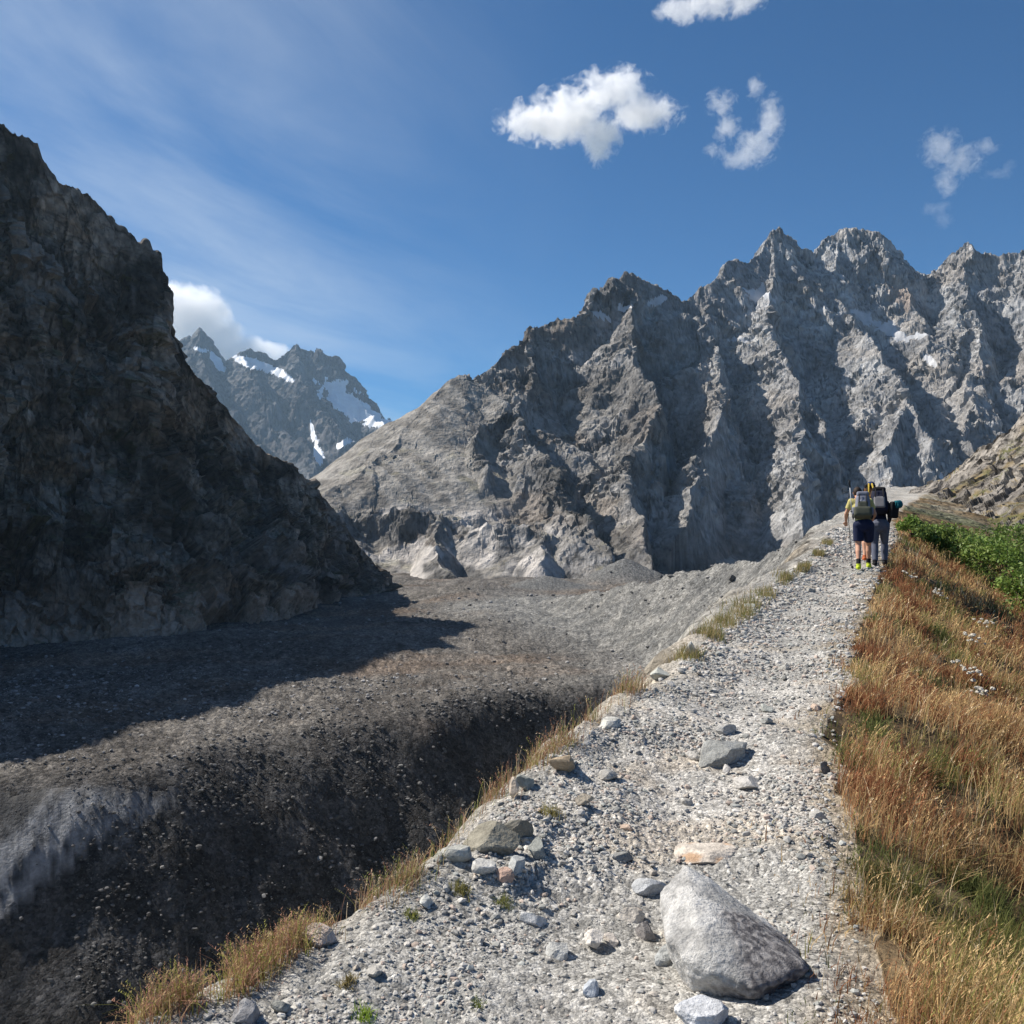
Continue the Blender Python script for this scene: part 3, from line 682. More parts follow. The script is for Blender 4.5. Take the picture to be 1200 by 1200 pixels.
def ground_at(px, py):
    """where the ray through a photo pixel meets the ground"""
    dxp, dzp = (px-600)/F, (600-py)/F
    Y = np.exp(np.linspace(math.log(1.5), math.log(900), 4000))
    z = height(dxp*Y, Y, True); k = np.argmax(z > dzp*Y)
    return float(dxp*Y[k]), float(Y[k]), float(z[k])

# the large pale boulder sunk in the path: wedge with a ridge running down to the right
def hero_boulder():
    pts = [PX(803, 1014, 3.50), PX(774, 1044, 3.42), PX(778, 1098, 3.16), PX(812, 1130, 2.99), PX(884, 1161, 2.87), PX(948, 1135, 3.0), PX(922, 1106, 3.17), PX(864, 1062, 3.36), PX(846, 1082, 3.14), PX(826, 1110, 3.0), PX(822, 1024, 3.5)]
    pts += [(PX(800, 1100, 3.2)[0], 3.60, -1.66), (PX(948, 1100, 3.2)[0], 3.32, -1.62), (PX(880, 1180, 2.95)[0], 3.0, -1.72), (PX(800, 1180, 3)[0]+.05, 3.1, -1.72), (PX(880, 1000, 3.4)[0], 3.6, -1.6)]
    bm = bmesh.new()
    for p in pts: bm.verts.new(p)
    bmesh.ops.convex_hull(bm, input=bm.verts)
    c = np.mean(pts, axis=0); bm.normal_update()
    nn = np.array([f.normal[:] for f in bm.faces]); dd = np.array([Vector(f.normal).dot(f.calc_center_median() - Vector(c)) for f in bm.faces]); bm.free()
    sg = np.sign(dd); nn = nn*sg[:, None]; dd = dd*sg
    V, FA = ico(6)
    q = V@nn.T/np.maximum(dd, .02)[None]
    rad = 1/np.power(np.sum(np.clip(q, 0, None)**60, axis=1), 1/60)     # hull with slightly worn edges
    V = V*rad[:, None]
    x, y, z = V.T
    n = fbm(x*7, y*7, z*7, 5, seed=901); n2 = ridged(x*11+.5, y*11, z*9, 4, seed=902)-.8; w, wv = worley3(x*16, y*16, z*16, 905)
    V = V*(1 + .045*n + .03*n2 + .012*(wv-.5))[:, None]
    c0 = mixc((.33, .325, .315), (.56, .55, .53), sstep(-.4, .4, n + .3*fbm(x*30, y*30, z*30, 3, seed=903)))
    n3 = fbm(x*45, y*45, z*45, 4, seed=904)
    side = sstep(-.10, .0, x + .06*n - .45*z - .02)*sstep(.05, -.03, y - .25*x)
    c0 = mixc(c0, mixc((.08, .075, .08), (.30, .285, .28), sstep(-.3, .4, n3)), side*.95)  # shade of the face turned from the sun, painted into the speckled colour
    c0 = mixc(c0, (.26, .17, .12), sstep(-.10, -.16, z)*.6)
    m = principled('boulder_stone', use_col=True, rough=.9, spec=.12, var=.45, var_scale=75, bump=1, bump_scale=55, bump_dist=.018, detail=10, rough_noise=.75)
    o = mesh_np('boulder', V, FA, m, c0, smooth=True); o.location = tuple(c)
    tag(o, 'large pale grey wedge-shaped boulder with speckled right side painted in shade, sunk in the path', 'boulder')
hero_boulder()

# (px centre, py base, width px, height px, colour, name, label, seed, subdiv, sink)
NOTABLE = [
 (846, 900, 68, 30, (.33, .33, .31), 'rock', 'dark-faced wedge rock lying alone on the upper path', 12, 4, .15),
 (838, 1012, 80, 34, (.54, .485, .42), 'rock', 'flat cream and orange stained rock embedded in the path above the large boulder', 13, 4, .66),
 (880, 926, 44, 16, (.50, .48, .45), 'rock', 'flat pale rock just below the dark-faced wedge rock', 14, 3, .4),
 (855, 862, 26, 14, (.40, .39, .37), 'rock', 'small rock casting a dark shadow just above the dark-faced wedge rock', 15, 3, .3),
 (853, 909, 12, 12, (.52, .50, .48), 'stone', 'small light stone touching the foot of the dark-faced wedge rock', 16, 2, .2),
 (968, 908, 16, 16, (.16, .15, .14), 'stone', 'small blackish stone where the path meets the grass', 17, 2, .2),
 (576, 996, 56, 34, (.27, .25, .20), 'rock', 'long brownish slab on the left rim of the path, largest of the rim rocks', 21, 4, .2),
 (606, 990, 32, 32, (.21, .20, .17), 'rock', 'dark olive rock leaning against the long brownish rim slab', 22, 3, .2),
 (629, 1006, 30, 28, (.28, .29, .27), 'rock', 'squat grey rock just right of the dark olive rim rock', 23, 3, .25),
 (569, 1026, 28, 18, (.50, .49, .46), 'rock', 'pale rounded stone below the long brownish rim slab', 24, 3, .3),
 (605, 1026, 28, 20, (.40, .41, .40), 'rock', 'blue-grey stone below the dark olive rim rock', 25, 3, .3),
 (592, 1036, 20, 17, (.45, .32, .26), 'rock', 'pinkish stone among the rim rocks', 26, 3, .25),
 (537, 1010, 36, 20, (.38, .38, .35), 'rock', 'grey slab at the left end of the rim rocks', 27, 3, .25),
 (602, 938, 18, 26, (.52, .44, .36), 'rock', 'upright buff stone standing on the left rim', 28, 3, .2),
 (617, 930, 26, 20, (.30, .31, .28), 'rock', 'dull green-grey rock beside the upright buff stone', 29, 3, .25),
 (662, 910, 38, 22, (.34, .27, .19), 'rock', 'brown flat-topped slab tilted on the rim below a grass clump', 30, 3, .25),
 (686, 948, 20, 16, (.40, .35, .28), 'stone', 'tan stone on the gravel right of the brown tilted slab', 31, 3, .2),
 (716, 856, 28, 18, (.52, .51, .47), 'rock', 'whitish rock on the left rim halfway up the path', 32, 3, .25),
 (776, 798, 28, 15, (.44, .45, .41), 'rock', 'long pale slab on the rim beside the dark gully edge', 33, 3, .3),
 (810, 772, 16, 20, (.60, .58, .54), 'rock', 'white upright rock on the rim above the pale slab', 34, 3, .2),
 (697, 1116, 28, 22, (.62, .58, .53), 'rock', 'knobbly whitish stone left of the large boulder', 35, 3, .15),
 (717, 1110, 20, 14, (.55, .50, .45), 'stone', 'flat cream stone touching the knobbly whitish stone', 36, 3, .3),
 (738, 1080, 30, 18, (.60, .55, .48), 'stone', 'cream stone with a hollow top near the upper left of the large boulder', 37, 3, .45),
 (758, 1104, 24, 22, (.27, .25, .24), 'stone', 'rounded grey-brown stone close to the left side of the large boulder', 38, 3, .2),
 (780, 1132, 28, 26, (.42, .43, .42), 'rock', 'light grey block against the left foot of the large boulder', 39, 3, .3),
 (826, 1212, 54, 34, (.55, .56, .58), 'rock', 'bluish white rock at the bottom edge below the large boulder', 40, 4, .2),
 (762, 1050, 44, 30, (.42, .43, .44), 'rock', 'flat blue-grey rock flush with the gravel above left of the large boulder', 41, 3, .5),
 (690, 1168, 26, 26, (.42, .45, .49), 'rock', 'blue-grey flat stone near the bottom of the path', 42, 3, .45),
 (625, 1086, 30, 16, (.55, .55, .54), 'stone', 'pale oval stone in the middle of the gravel left of the boulder', 43, 3, .4),
 (655, 1124, 30, 26, (.45, .45, .43), 'rock', 'light grey stone left of the knobbly whitish stone', 44, 3, .4),
 (372, 1112, 44, 34, (.52, .44, .38), 'rock', 'pinkish pale rock half hidden by grass on the lower left rim', 45, 3, .3),
 (284, 1204, 34, 34, (.24, .24, .25), 'rock', 'smooth dark grey stone in the grass at the bottom left of the rim', 46, 4, .2),
 (500, 1064, 22, 14, (.50, .50, .47), 'stone', 'whitish stone on the rim between two grass clumps', 47, 3, .3),
 (727, 1010, 26, 16, (.24, .24, .23), 'stone', 'dark flat stone up the path from the flat blue-grey rock', 48, 3, .4),
 (900, 850, 16, 8, (.36, .36, .34), 'stone', 'little grey stone lying on the upper path far from the rim', 49, 2, .3),
]
for (px, py, w, h, colr, nm, label, seed, sub, sink) in NOTABLE:
    X0, Y0, Z0 = ground_at(px, py-2)
    sc = Y0/F
    V, FA = rock_mesh(sub, seed*31+7, (w*sc*.62, w*sc*.5, h*sc*.62), n=11, lo=.42, hi=.8, rough=.035)
    o = stone_object(nm, X0, Y0+w*sc*.2, V, FA, colr, sink=sink, rot=(seed*1.3) % 6.28 if abs(w-h) < 10 else ((seed*.7) % .6)-.3, tilt=(((seed*.37) % .3)-.15, ((seed*.53) % .3)-.15), smooth=False)
    tag(o, label, 'rock' if nm == 'rock' else 'stone')
    if seed == 13:
        a = o.data.attributes['col']; n = len(V); c4 = np.zeros(n*4, dtype=np.float32); a.data.foreach_get('color', c4); c4 = c4.reshape(-1, 4)
        t = sstep(.05, .4, fbm(V[:, 0]*9, V[:, 1]*9, V[:, 2]*9, 3, seed=77)); c4[:, :3] = mixc(c4[:, :3], (.44, .27, .15), t*.8); a.data.foreach_set('color', c4.ravel())

# loose stones strewn over the path: about 200 of them one by one
protos = []
for k in range(10):
    V, FA = rock_mesh(2, 500+k, (1, .8, .62), n=10, lo=.45, hi=.82, rough=.05)
    c = np.ones((len(V), 3))*STONE_COLS[k % len(STONE_COLS)]*(1+.3*fbm(V[:, 0]*3+k, V[:, 1]*3, V[:, 2]*3, 3, seed=k)[:, None])
    protos.append(mesh_np('stone', V, FA, M_stone, c, smooth=False, link=False))
CN = ['light grey', 'mid grey', 'pale', 'greenish grey', 'buff', 'whitish', 'dull green-grey', 'tan', 'grey', 'plain grey']
def path_label(k, x, y):
    u = (x - xL(y))/(xR(y) - xL(y))
    a = 'on the left rim' if u < .18 else ('on the left half' if u < .5 else ('on the right half' if u < .85 else 'beside the grass'))
    b = 'below the big boulder' if y < 2.9 else ('level with the big boulder' if y < 3.4 else ('just below the dark wedge rock' if y < 5.4 else ('above the dark wedge rock' if y < 8 else 'far up the path')))
    return 'small %s stone %s, %s' % (CN[k], a, b)
USED = set()
def scatter_stones(n, xs, ys, ss, name, label, cat, group, meshes, sink=.3):
    zs = height(np.array(xs), np.array(ys), True)
    for i in range(n):
        k = int(rng.integers(len(meshes))); 
        lb = label or path_label(k, float(xs[i]), float(ys[i]))
        if not label:
            if lb in USED: continue
            USED.add(lb)
        o = bpy.data.objects.new(name, meshes[k])
        C.objects.link(o); s = float(ss[i])
        o.location = (float(xs[i]), float(ys[i]), float(zs[i]) + s*.62*(1-2*sink)); o.scale = (s, s*rng.uniform(.8, 1.1), s*rng.uniform(.7, 1.1))
        o.rotation_euler = (rng.uniform(-.4, .4), rng.uniform(-.4, .4), rng.uniform(0, 6.28))
        tag(o, lb, cat, group)
def path_points(n, ymin, ymax, edge_bias, power=1.0):
    y = ymin*(ymax/ymin)**(rng.random(n)**power)
    u = rng.random(n)
    u = np.where(rng.random(n) < edge_bias, u**2.6*.5, u)
    return xL(y) + .03 + u*(xR(y)-xL(y)-.08), y
NS = 330
xs, ys = path_points(NS, 2.6, 16, .55)
ss = .0085*ys**.55*rng.uniform(.8, 1.0, NS)*np.exp(rng.exponential(.45, NS)).clip(1, 3.5)
scatter_stones(NS, xs, ys, ss, 'stone', None, 'stone', 'small stones strewn over the path', protos)

# gravel: far too many to count
def chips(name, P, S, cols, mat, sub=1, nv=14, seed=3, flat=.65, label=None, sink=.3):
    r = np.random.default_rng(seed)
    base, FA = ICO[sub]
    vs = [chisel(base, r, 8, .45, .85)*np.array((1, r.uniform(.6, 1), flat*r.uniform(.7, 1.2))) for _ in range(nv)]
    n = len(P); k = r.integers(nv, size=n); B = np.array(vs)[k]
    a = r.uniform(0, 6.283, n); ca, sa = np.cos(a)[:, None], np.sin(a)[:, None]
    t = r.uniform(-.5, .5, n); ct, st = np.cos(t)[:, None], np.sin(t)[:, None]
    x, y, z = B[..., 0], B[..., 1], B[..., 2]
    y, z = y*ct - z*st, y*st + z*ct
    x, y = x*ca - y*sa, x*sa + y*ca
    V = np.stack([x, y, z], -1)*S[:, None, None]
    V[..., 2] += S[:, None]*flat*(1-2*sink)*.8
    V = V + P[:, None, :]
    m = base.shape[0]
    FF = (FA[None] + (np.arange(n)*m)[:, None, None]).reshape(-1, 3)
    cc = np.repeat(cols, m, axis=0)
    o = mesh_np(name, V.reshape(-1, 3), FF, mat, cc, smooth=False)
    tag(o, label, kind='stuff'); return o
M_chip = principled('gravel_chips', use_col=True, rough=.9, spec=.15)
n = 66000
xs, ys = path_points(n, 2.2, 30, .25, 1.25)
edge_j = rng.normal(0, .05, n); xs = xs + edge_j
clump = perlin(xs*1.1, ys*1.1, 2.2, 90) + .5*perlin(xs*3.3, ys*3.3, 4.2, 91)
uu = (xs - xL(ys))/(xR(ys) - xL(ys))
keep = rng.random(n) < np.clip(.60 + clump*1.4 - .45*sstep(.3, .5, uu)*sstep(1.0, .8, uu), .10, 1)
xs, ys = xs[keep], ys[keep]; n = len(xs)
S = .0029*ys**.68*rng.uniform(.7, 1.2, n)*np.exp(rng.exponential(.34, n)).clip(1, 3.2)
zs = height(xs, ys, True)
cols = STONE_COLS[rng.integers(len(STONE_COLS), size=n)]*rng.uniform(.8, 1.2, (n, 1))
cols[:, :] = cols*.75 + .25*cols.mean(1, keepdims=True)
chips('gravel', np.stack([xs, ys, zs], -1), S, cols, M_chip, label='pale grey gravel covering the crest path')

# rubble on the glacier tongue and the valley floor
n = 70000
tg = rng.random(n) < .62
pxs = np.where(tg, rng.uniform(-60, 660, n), rng.uniform(-80, 1000, n)); yy = np.where(tg, 170 + 160*rng.random(n), 150*(640/150)**(rng.random(n)))
xx = (pxs-600)/F*yy
zz, dd, ee, ii, gp = height(xx, yy, True, True)
pr = np.clip(.6 + 1.0*perlin(xx*.05, yy*.05, 4.2, 93) + .6*perlin(xx*.2, yy*.2, 1.2, 94), .03, 1)
ice_like = (xx < -92-.55*(yy-185)) & (ii > 0)
keep = (dd > 12) & (rng.random(n) < pr) & (~ice_like | (rng.random(n) < .02)) & ((ii > 0) | (rng.random(n) < .35))
xx, yy, zz, ii = xx[keep], yy[keep], zz[keep], ii[keep]; n = len(xx)
S = .12*(yy/200)**.9*np.exp(rng.exponential(.55, n)).clip(1, 6)
g = rng.uniform(.05, .19, n)
cols = np.stack([g*1.03, g, g*.97], -1)*np.where(ii[:, None] > 12, .85, np.where(ii[:, None] > -5, 1.1, 1.9))  # toned to the ground: darkest below the brink, where shade is painted in
pick = rng.random(n) < .03; cols[pick] *= 1.9
chips('rubble', np.stack([xx, yy, zz], -1), S, cols, principled('rubble_stone', use_col=True, rough=.95, spec=.1), seed=8, label='loose dark rubble covering the valley floor and glacier tongue')
# the biggest blocks down there, each its own
protoD = []
for k in range(6):
    V, FA = rock_mesh(2, 800+k, (1, .8, .68), n=9, lo=.45, hi=.8, rough=.05)
    g = (.10, .13, .085, .16, .12, .22)[k]
    protoD.append(mesh_np('boulder', V, FA, principled('block_%s' % 'abcdef'[k], (g, g*.98, g*.95), rough=.92, var=.3, var_scale=1.2, bump=.6, bump_scale=2, bump_dist=.2), None, smooth=False, link=False))
bx, by, bs = [], [], []
for (px, py, w) in [(228, 1090, 9), (163, 1135, 9), (182, 962, 8), (236, 930, 8), (232, 995, 9), (309, 1052, 7), (300, 1010, 8), (375, 1008, 9), (352, 1000, 8), (430, 930, 8), (110, 1180, 10), (145, 1180, 8), (25, 1080, 7), (420, 880, 7), (470, 900, 6), (520, 880, 7),
                    (190, 1020, 8), (280, 1080, 7), (215, 1140, 8), (260, 970, 7), (340, 950, 7), (395, 960, 7), (320, 900, 6), (440, 985, 8), (60, 1150, 9), (90, 1100, 7), (175, 1060, 7)]:
    X0, Y0, Z0 = ground_at(px, py)
    if Y0 > 100: bx.append(X0); by.append(Y0); bs.append(w*.55*Y0/F)
scatter_stones(len(bx), bx, by, bs, 'boulder', 'dark boulder lying on the shaded rubble slope far below the path', 'boulder', 'boulders on the shaded rubble slope', protoD, .25)
bx, by, bs = [], [], []
for (px, py, w) in [(858, 680, 12), (785, 678, 8), (775, 677, 6), (700, 712, 5), (786, 702, 5), (760, 708, 4), (690, 712, 4), (716, 672, 4), (780, 730, 4), (820, 742, 5), (740, 695, 4), (845, 700, 5), (800, 690, 4), (610, 760, 4), (664, 745, 4)]:
    X0, Y0, Z0 = ground_at(px, py)
    bx.append(X0); by.append(Y0); bs.append(w*.55*Y0/F)
scatter_stones(len(bx), bx, by, bs, 'boulder', 'sunlit boulder lying on the far valley floor beneath the mountain', 'boulder', 'boulders on the sunlit valley floor', protoD, .25)
# ------------------------------------------------------------------ grass and shrubs
M_grass = principled('dry_grass_blades', use_col=True, rough=.75, spec=.15, translucent=.38)
def blades(name, X, Y, hgt, wid, cols, lean=(.35, .1), curl=.5, label=None, seed=1, segs=3, heads=None, tipcol=None, droop=1.0):
    r = np.random.default_rng(seed); n = len(X)
    Z = height(X, Y, True) - .01
    a = r.uniform(0, 6.283, n); mag = np.abs(r.normal(0, curl, n))
    lx = (np.cos(a)*mag + lean[0]*r.uniform(.2, 1.4, n))*hgt; ly = (np.sin(a)*mag + lean[1]*r.uniform(.2, 1.4, n))*hgt
    fa = r.uniform(0, 6.283, n); wx, wy = np.cos(fa)*wid, np.sin(fa)*wid
    V = []; K = segs
    for i in range(K+1):
        t = i/K; w = (1-t)**.7 if i < K else 0.0
        cx = X + lx*t**1.8; cy_ = Y + ly*t**1.8
        L = np.hypot(lx, ly)/hgt
        cz = Z + hgt*(t - droop*.35*np.clip(L, 0, 1.6)*t**2.2)
        if i < K:
            V.append(np.stack([cx-wx*w, cy_-wy*w, cz], -1)); V.append(np.stack([cx+wx*w, cy_+wy*w, cz], -1))
        else: V.append(np.stack([cx, cy_, cz], -1))
    V = np.stack(V, 1); m = 2*K+1
    tri = []
    for i in range(K-1):
        b = 2*i; tri += [(b, b+1, b+3), (b, b+3, b+2)]
    tri.append((2*K-2, 2*K-1, 2*K))
    tri = np.array(tri)
    if heads is not None:            # little seed heads: fluffed ticks along the top of some stalks
        hi_ = np.where(heads)[0]; hv = []
        top = V[hi_, 2*K]; low = V[hi_, 2*K-2]
        for j in range(5):
            f = .25 + j*.17; c = low*(1-f) + top*f
            an = r.uniform(0, 6.28, len(hi_)); L = hgt[hi_]*.05*r.uniform(.6, 1.4, len(hi_))
            tip = c + np.stack([np.cos(an)*L, np.sin(an)*L, L*.9], -1); sd = np.stack([-np.sin(an), np.cos(an), an*0], -1)*(wid[hi_]*1.3)[:, None]
            hv.append(np.stack([c-sd, c+sd, tip], 1))
        hv = np.concatenate(hv, 0); hc = np.tile(cols[hi_]*1.15, (5, 1))
    FF = (tri[None] + (np.arange(n)*m)[:, None, None]).reshape(-1, 3)
    tt = np.array([0]*2 + sum([[i/K]*2 for i in range(1, K)], []) + [1.0])
    cc = cols[:, None, :]*np.ones((1, m, 1))
    if tipcol is not None:
        cc = cc*(1-.55*tt[None, :, None]**1.5) + tipcol[:, None, :]*(.55*tt[None, :, None]**1.5)
    V = V.reshape(-1, 3); cc = cc.reshape(-1, 3)
    if heads is not None:
        nb = len(V); V = np.concatenate([V, hv.reshape(-1, 3)]); cc = np.concatenate([cc, np.repeat(hc, 3, axis=0)])
        FF = np.concatenate([FF, nb + np.arange(len(hv)*3).reshape(-1, 3)])
    o = mesh_np(name, V, FF, M_grass, cc, smooth=True)
    tag(o, label, kind='stuff'); return o

GC = dict(straw=(.51, .365, .18), tan=(.37, .245, .12), rust=(.26, .12, .06), green=(.105, .12, .04), olive=(.20, .19, .06), pale=(.66, .54, .36))
def grass_cols(X, Y, seed=1, red=.0):
    r = np.random.default_rng(seed); n = len(X)
    t = fbm(X*.55, Y*.4, .5, 4, seed=120); g = fbm(X*.8+3, Y*.65, 1.5, 4, seed=121)
    u = r.random(n)
    c = np.zeros((n, 3))
    kinds = np.where(u < .34 - .3*np.clip(t*2, -1, 1), 0, np.where(u < .72, 1, 2))
    kinds = np.where((r.random(n) < np.clip(.25 + g*2.0, .04, .85)), np.where(r.random(n) < .55, 3, 4), kinds)
    kinds = np.where((r.random(n) < np.clip(t*1.6 - .12 + red, 0, .75)), 2, kinds)
    kinds = np.where(r.random(n) < .035, 5, kinds)
    tab = np.array([GC[k] for k in ('straw', 'tan', 'rust', 'green', 'olive', 'pale')])
    c = tab[kinds]*r.uniform(.7, 1.3, (n, 1))
    return c, kinds
def slope_points(n, y0, y1, emax_f, power=1.0, e0=-.05):
    y = y0*(y1/y0)**(rng.random(n)**power)
    xr = xR(y); xm = .62*y + .5
    e = e0 + rng.random(n)*(np.maximum(xm-xr, .6)-e0)
    return xr + e, y, e
def tussock(X, Y, s=2.6):
    w, v = worley2(X*s, Y*s*.8, 150); return np.clip(.62-w, 0, .62)/.62, v
# low turf, then the tall dry stalks over it
X, Y, e = slope_points(130000, 2.0, 40, 1, 1.05)
X = X - np.where(rng.random(len(X)) < .20, np.abs(rng.normal(0, .20, len(X)))*np.clip(1-e*2, 0, 1), 0)
tuft = fbm(X*2.9, Y*2.3, .5, 3, seed=130)
keep = rng.random(len(X)) < np.clip(.42+tuft*2.6, .04, 1); X, Y, e, tuft = X[keep], Y[keep], e[keep], tuft[keep]
c, k = grass_cols(X, Y, 3)
ramp = np.clip((e+.08)/.35, .15, 1)
tw, tv = tussock(X, Y); c = c*(.65 + .55*tv[:, None]); c = np.where((tv > .78)[:, None], np.array(GC['rust'])*(.7+.6*rng.random((len(X), 1))), np.where((tv < .19)[:, None], np.array(GC['green'])*(.8+.7*rng.random((len(X), 1))), c))
hg = (.04 + .07*rng.random(len(X)) + .20*tw*(.5+.9*tv) + .10*np.clip(tuft+.1, 0, .6))*ramp*np.where(k == 3, .8, 1.1)
blades('grass', X, Y, hg, (.0011 + .00042*Y)*rng.uniform(.7, 1.3, len(X)), c*1.15, lean=(.16, -.10), curl=.62, label='dry tan, rust and green grass covering the slope right of the path', seed=5)
X, Y, e = slope_points(34000, 2.0, 30, 1, 1.0, 0.0)
tuft = fbm(X*1.5+9, Y*1.3, .5, 3, seed=131)
keep = rng.random(len(X)) < np.clip(.35+tuft*2.2, .03, 1); X, Y, e, tuft = X[keep], Y[keep], e[keep], tuft[keep]
c, k = grass_cols(X, Y, 4); c = np.where((k == 3)[:, None], np.array(GC['straw'])*.9, c)
hg = (.12 + .17*rng.random(len(X)) + .14*np.clip(tuft, 0, .6))*np.clip((e+.12)/.3, .35, 1)
blades('tall_grass', X, Y, hg, (.0006 + .00030*Y)*rng.uniform(.7, 1.2, len(X)), c*1.4, lean=(.26, -.12), curl=.5, label='tall seeding dry grass stalks leaning over the slope right of the path', seed=6, segs=4, heads=rng.random(len(X)) < .45)

# grass along the left rim, thick in a few places
def rim_points(n, spots, spread):
    ks = rng.integers(len(spots), size=n); out = []
    for j, (px, py, w) in enumerate(spots):
        m = (ks == j).sum(); X0, Y0, _ = ground_at(px, py)
        out.append(np.stack([X0 + rng.normal(0, w*Y0/F*.5, m) - .03, Y0 + rng.normal(0, w*Y0/F*spread, m)], 1))
    q = np.concatenate(out); xx = np.minimum(q[:, 0], xL(q[:, 1]) + .10*rng.random(len(q))*(q[:, 1]/3)**.5 + .05)
    xx = np.maximum(xx, xL(q[:, 1]) - .35*(q[:, 1]/4)**.5)
    return xx, q[:, 1]
RIM = [(215, 1186, 50), (240, 1172, 60), (275, 1160, 60), (300, 1145, 55), (330, 1118, 45), (352, 1100, 40), (372, 1098, 30), (445, 1052, 24), (462, 1040, 34), (485, 1028, 34), (510, 1010, 32), (530, 985, 34), (548, 965, 34), (570, 950, 34), (590, 925, 20), (637, 892, 28), (648, 884, 26), (662, 872, 26), (690, 845, 26), (715, 828, 24), (740, 808, 20)]
X, Y = rim_points(9500, RIM, .8)
keep = rng.random(len(X)) < np.clip(.35 + 2.4*fbm(X*3.3, Y*2.6, .5, 3, seed=140), .05, 1); X, Y = X[keep], Y[keep]
r_ = rng.random(len(X)); c = np.where((r_ < .36)[:, None], (.36, .20, .13), np.where((r_ < .62)[:, None], (.44, .33, .19), np.where((r_ < .88)[:, None], (.25, .26, .08), (.58, .47, .33))))*rng.uniform(.7, 1.3, (len(X), 1))
hg = (.035 + .12*rng.random(len(X))**2.0)*np.clip(Y/3.4, .8, 2.2)**.6
blades('rim_grass', X, Y, hg, (.0007 + .00032*Y)*rng.uniform(.7, 1.2, len(X)), c, lean=(.12, -.05), curl=.45, label='reddish and yellow grass fringing the left rim of the path', seed=7, heads=rng.random(len(X)) < .5)
X, Y = rim_points(5200, RIM[:7] + [(205, 1190, 40), (360, 1096, 34), (345, 1110, 34)], .7)
keep = rng.random(len(X)) < np.clip(.5 + 2.0*fbm(X*4.3, Y*3.6, .5, 3, seed=141), .08, 1); X, Y = X[keep], Y[keep]
r_ = rng.random(len(X)); c = np.where((r_ < .45)[:, None], (.40, .22, .15), np.where((r_ < .75)[:, None], (.46, .34, .17), (.30, .30, .08)))*rng.uniform(.7, 1.3, (len(X), 1))
blades('rim_grass_clumps', X, Y, .05 + .11*rng.random(len(X)), .0016*rng.uniform(.7, 1.3, len(X)), c, lean=(.05, -.05), curl=.6, label='pinkish and yellow-green grass clumps on the rim at the lower left', seed=9, heads=rng.random(len(X)) < .6)
RIM2 = [(810, 770, 16), (835, 745, 18), (850, 730, 22), (880, 712, 26), (905, 700, 22), (875, 720, 24), (930, 680, 16), (955, 668, 14), (985, 640, 12), (1000, 655, 6)]
X, Y = rim_points(3500, RIM2, 1.0)
r_ = rng.random(len(X)); c = np.where((r_ < .4)[:, None], (.20, .21, .07), np.where((r_ < .75)[:, None], (.34, .27, .12), (.42, .33, .2)))*rng.uniform(.7, 1.3, (len(X), 1))
blades('rim_turf', X, Y, .10+.10*rng.random(len(X)), (.002 + .0002*Y)*rng.uniform(.7, 1.2, len(X)), c, lean=(.05, 0), curl=.5, label='sparse green and straw tufts on the far left rim of the path', seed=8)

# single small tufts growing out of the gravel
TUFTS = [(428, 1192, 13, (.26, .36, .05), 'bright green tuft at the bottom of the gravel'), (425, 1158, 0, None, None), (540, 1046, 14, (.24, .22, .08), 'olive tuft on the gravel below the rim rocks'), (483, 1075, 9, (.26, .27, .07), 'small yellow-green tuft on the gravel near the rim'),
         (645, 958, 14, (.30, .26, .10), 'straw tuft on the gravel right of the dull green-grey rim rock'), (408, 1150, 12, (.25, .2, .08), 'brownish tuft low on the left gravel'), (590, 1060, 10, (.22, .23, .08), 'dull tuft on the gravel under the pinkish stone'), (560, 1180, 8, (.22, .26, .07), 'tiny tuft on the bare gravel at the bottom')]
for i, (px, py, w, colr, label) in enumerate(TUFTS):
    if not w: continue
    X0, Y0, _ = ground_at(px, py); nb = 130; s = w*Y0/F
    X = X0 + rng.normal(0, s*.45, nb); Y = Y0 + rng.normal(0, s*.45, nb)
    o = blades('grass_tuft', X, Y, s*rng.uniform(.6, 1.5, nb), np.full(nb, .0022), np.array(colr)*rng.uniform(.7, 1.35, (nb, 1)), lean=(0, 0), curl=.6, seed=40+i)
    del o['kind']; tag(o, label, 'grass tuft')
# pale flower heads in the grass
def flower(px, py, w, label, i):
    X0, Y0, _ = ground_at(px, py); s = w*Y0/F; nb = 12
    X = X0 + rng.normal(0, s*.35, nb); Y = Y0 + rng.normal(0, s*.3, nb); hg = .22 + .10*rng.random(nb)
    root = bpy.data.objects.new('flowering_plant', None); root.location = (X0, Y0, H(X0, Y0)); C.objects.link(root)
    tag(root, label, 'flowering plant')
    st = blades('stem', X, Y, hg, np.full(nb, .004), np.array((.14, .16, .05))*rng.uniform(.7, 1.35, (nb, 1)), lean=(0.05, 0), curl=.15, seed=60+i, droop=.2)
    del st['kind']; st.parent = root; st.matrix_parent_inverse = Matrix.Translation(-root.location)
    co = np.zeros(len(st.data.vertices)*3, dtype=np.float32); st.data.vertices.foreach_get('co', co); tip = co.reshape(nb, -1, 3)[:, 6]
    V0, F0 = ICO[2]
    for k in range(nb):
        u = V0*(1+.9*(rng.random((len(V0), 1))-.3))*np.array((1, 1, .7))*.019*rng.uniform(.7, 1.25)
        h = mesh_np('flower_head', u + tip[k], F0, M_flower, smooth=False); h.parent = root; h.matrix_parent_inverse = Matrix.Translation(-root.location)
M_flower = principled('flower_white', (.62, .58, .5), rough=.9, translucent=.2)
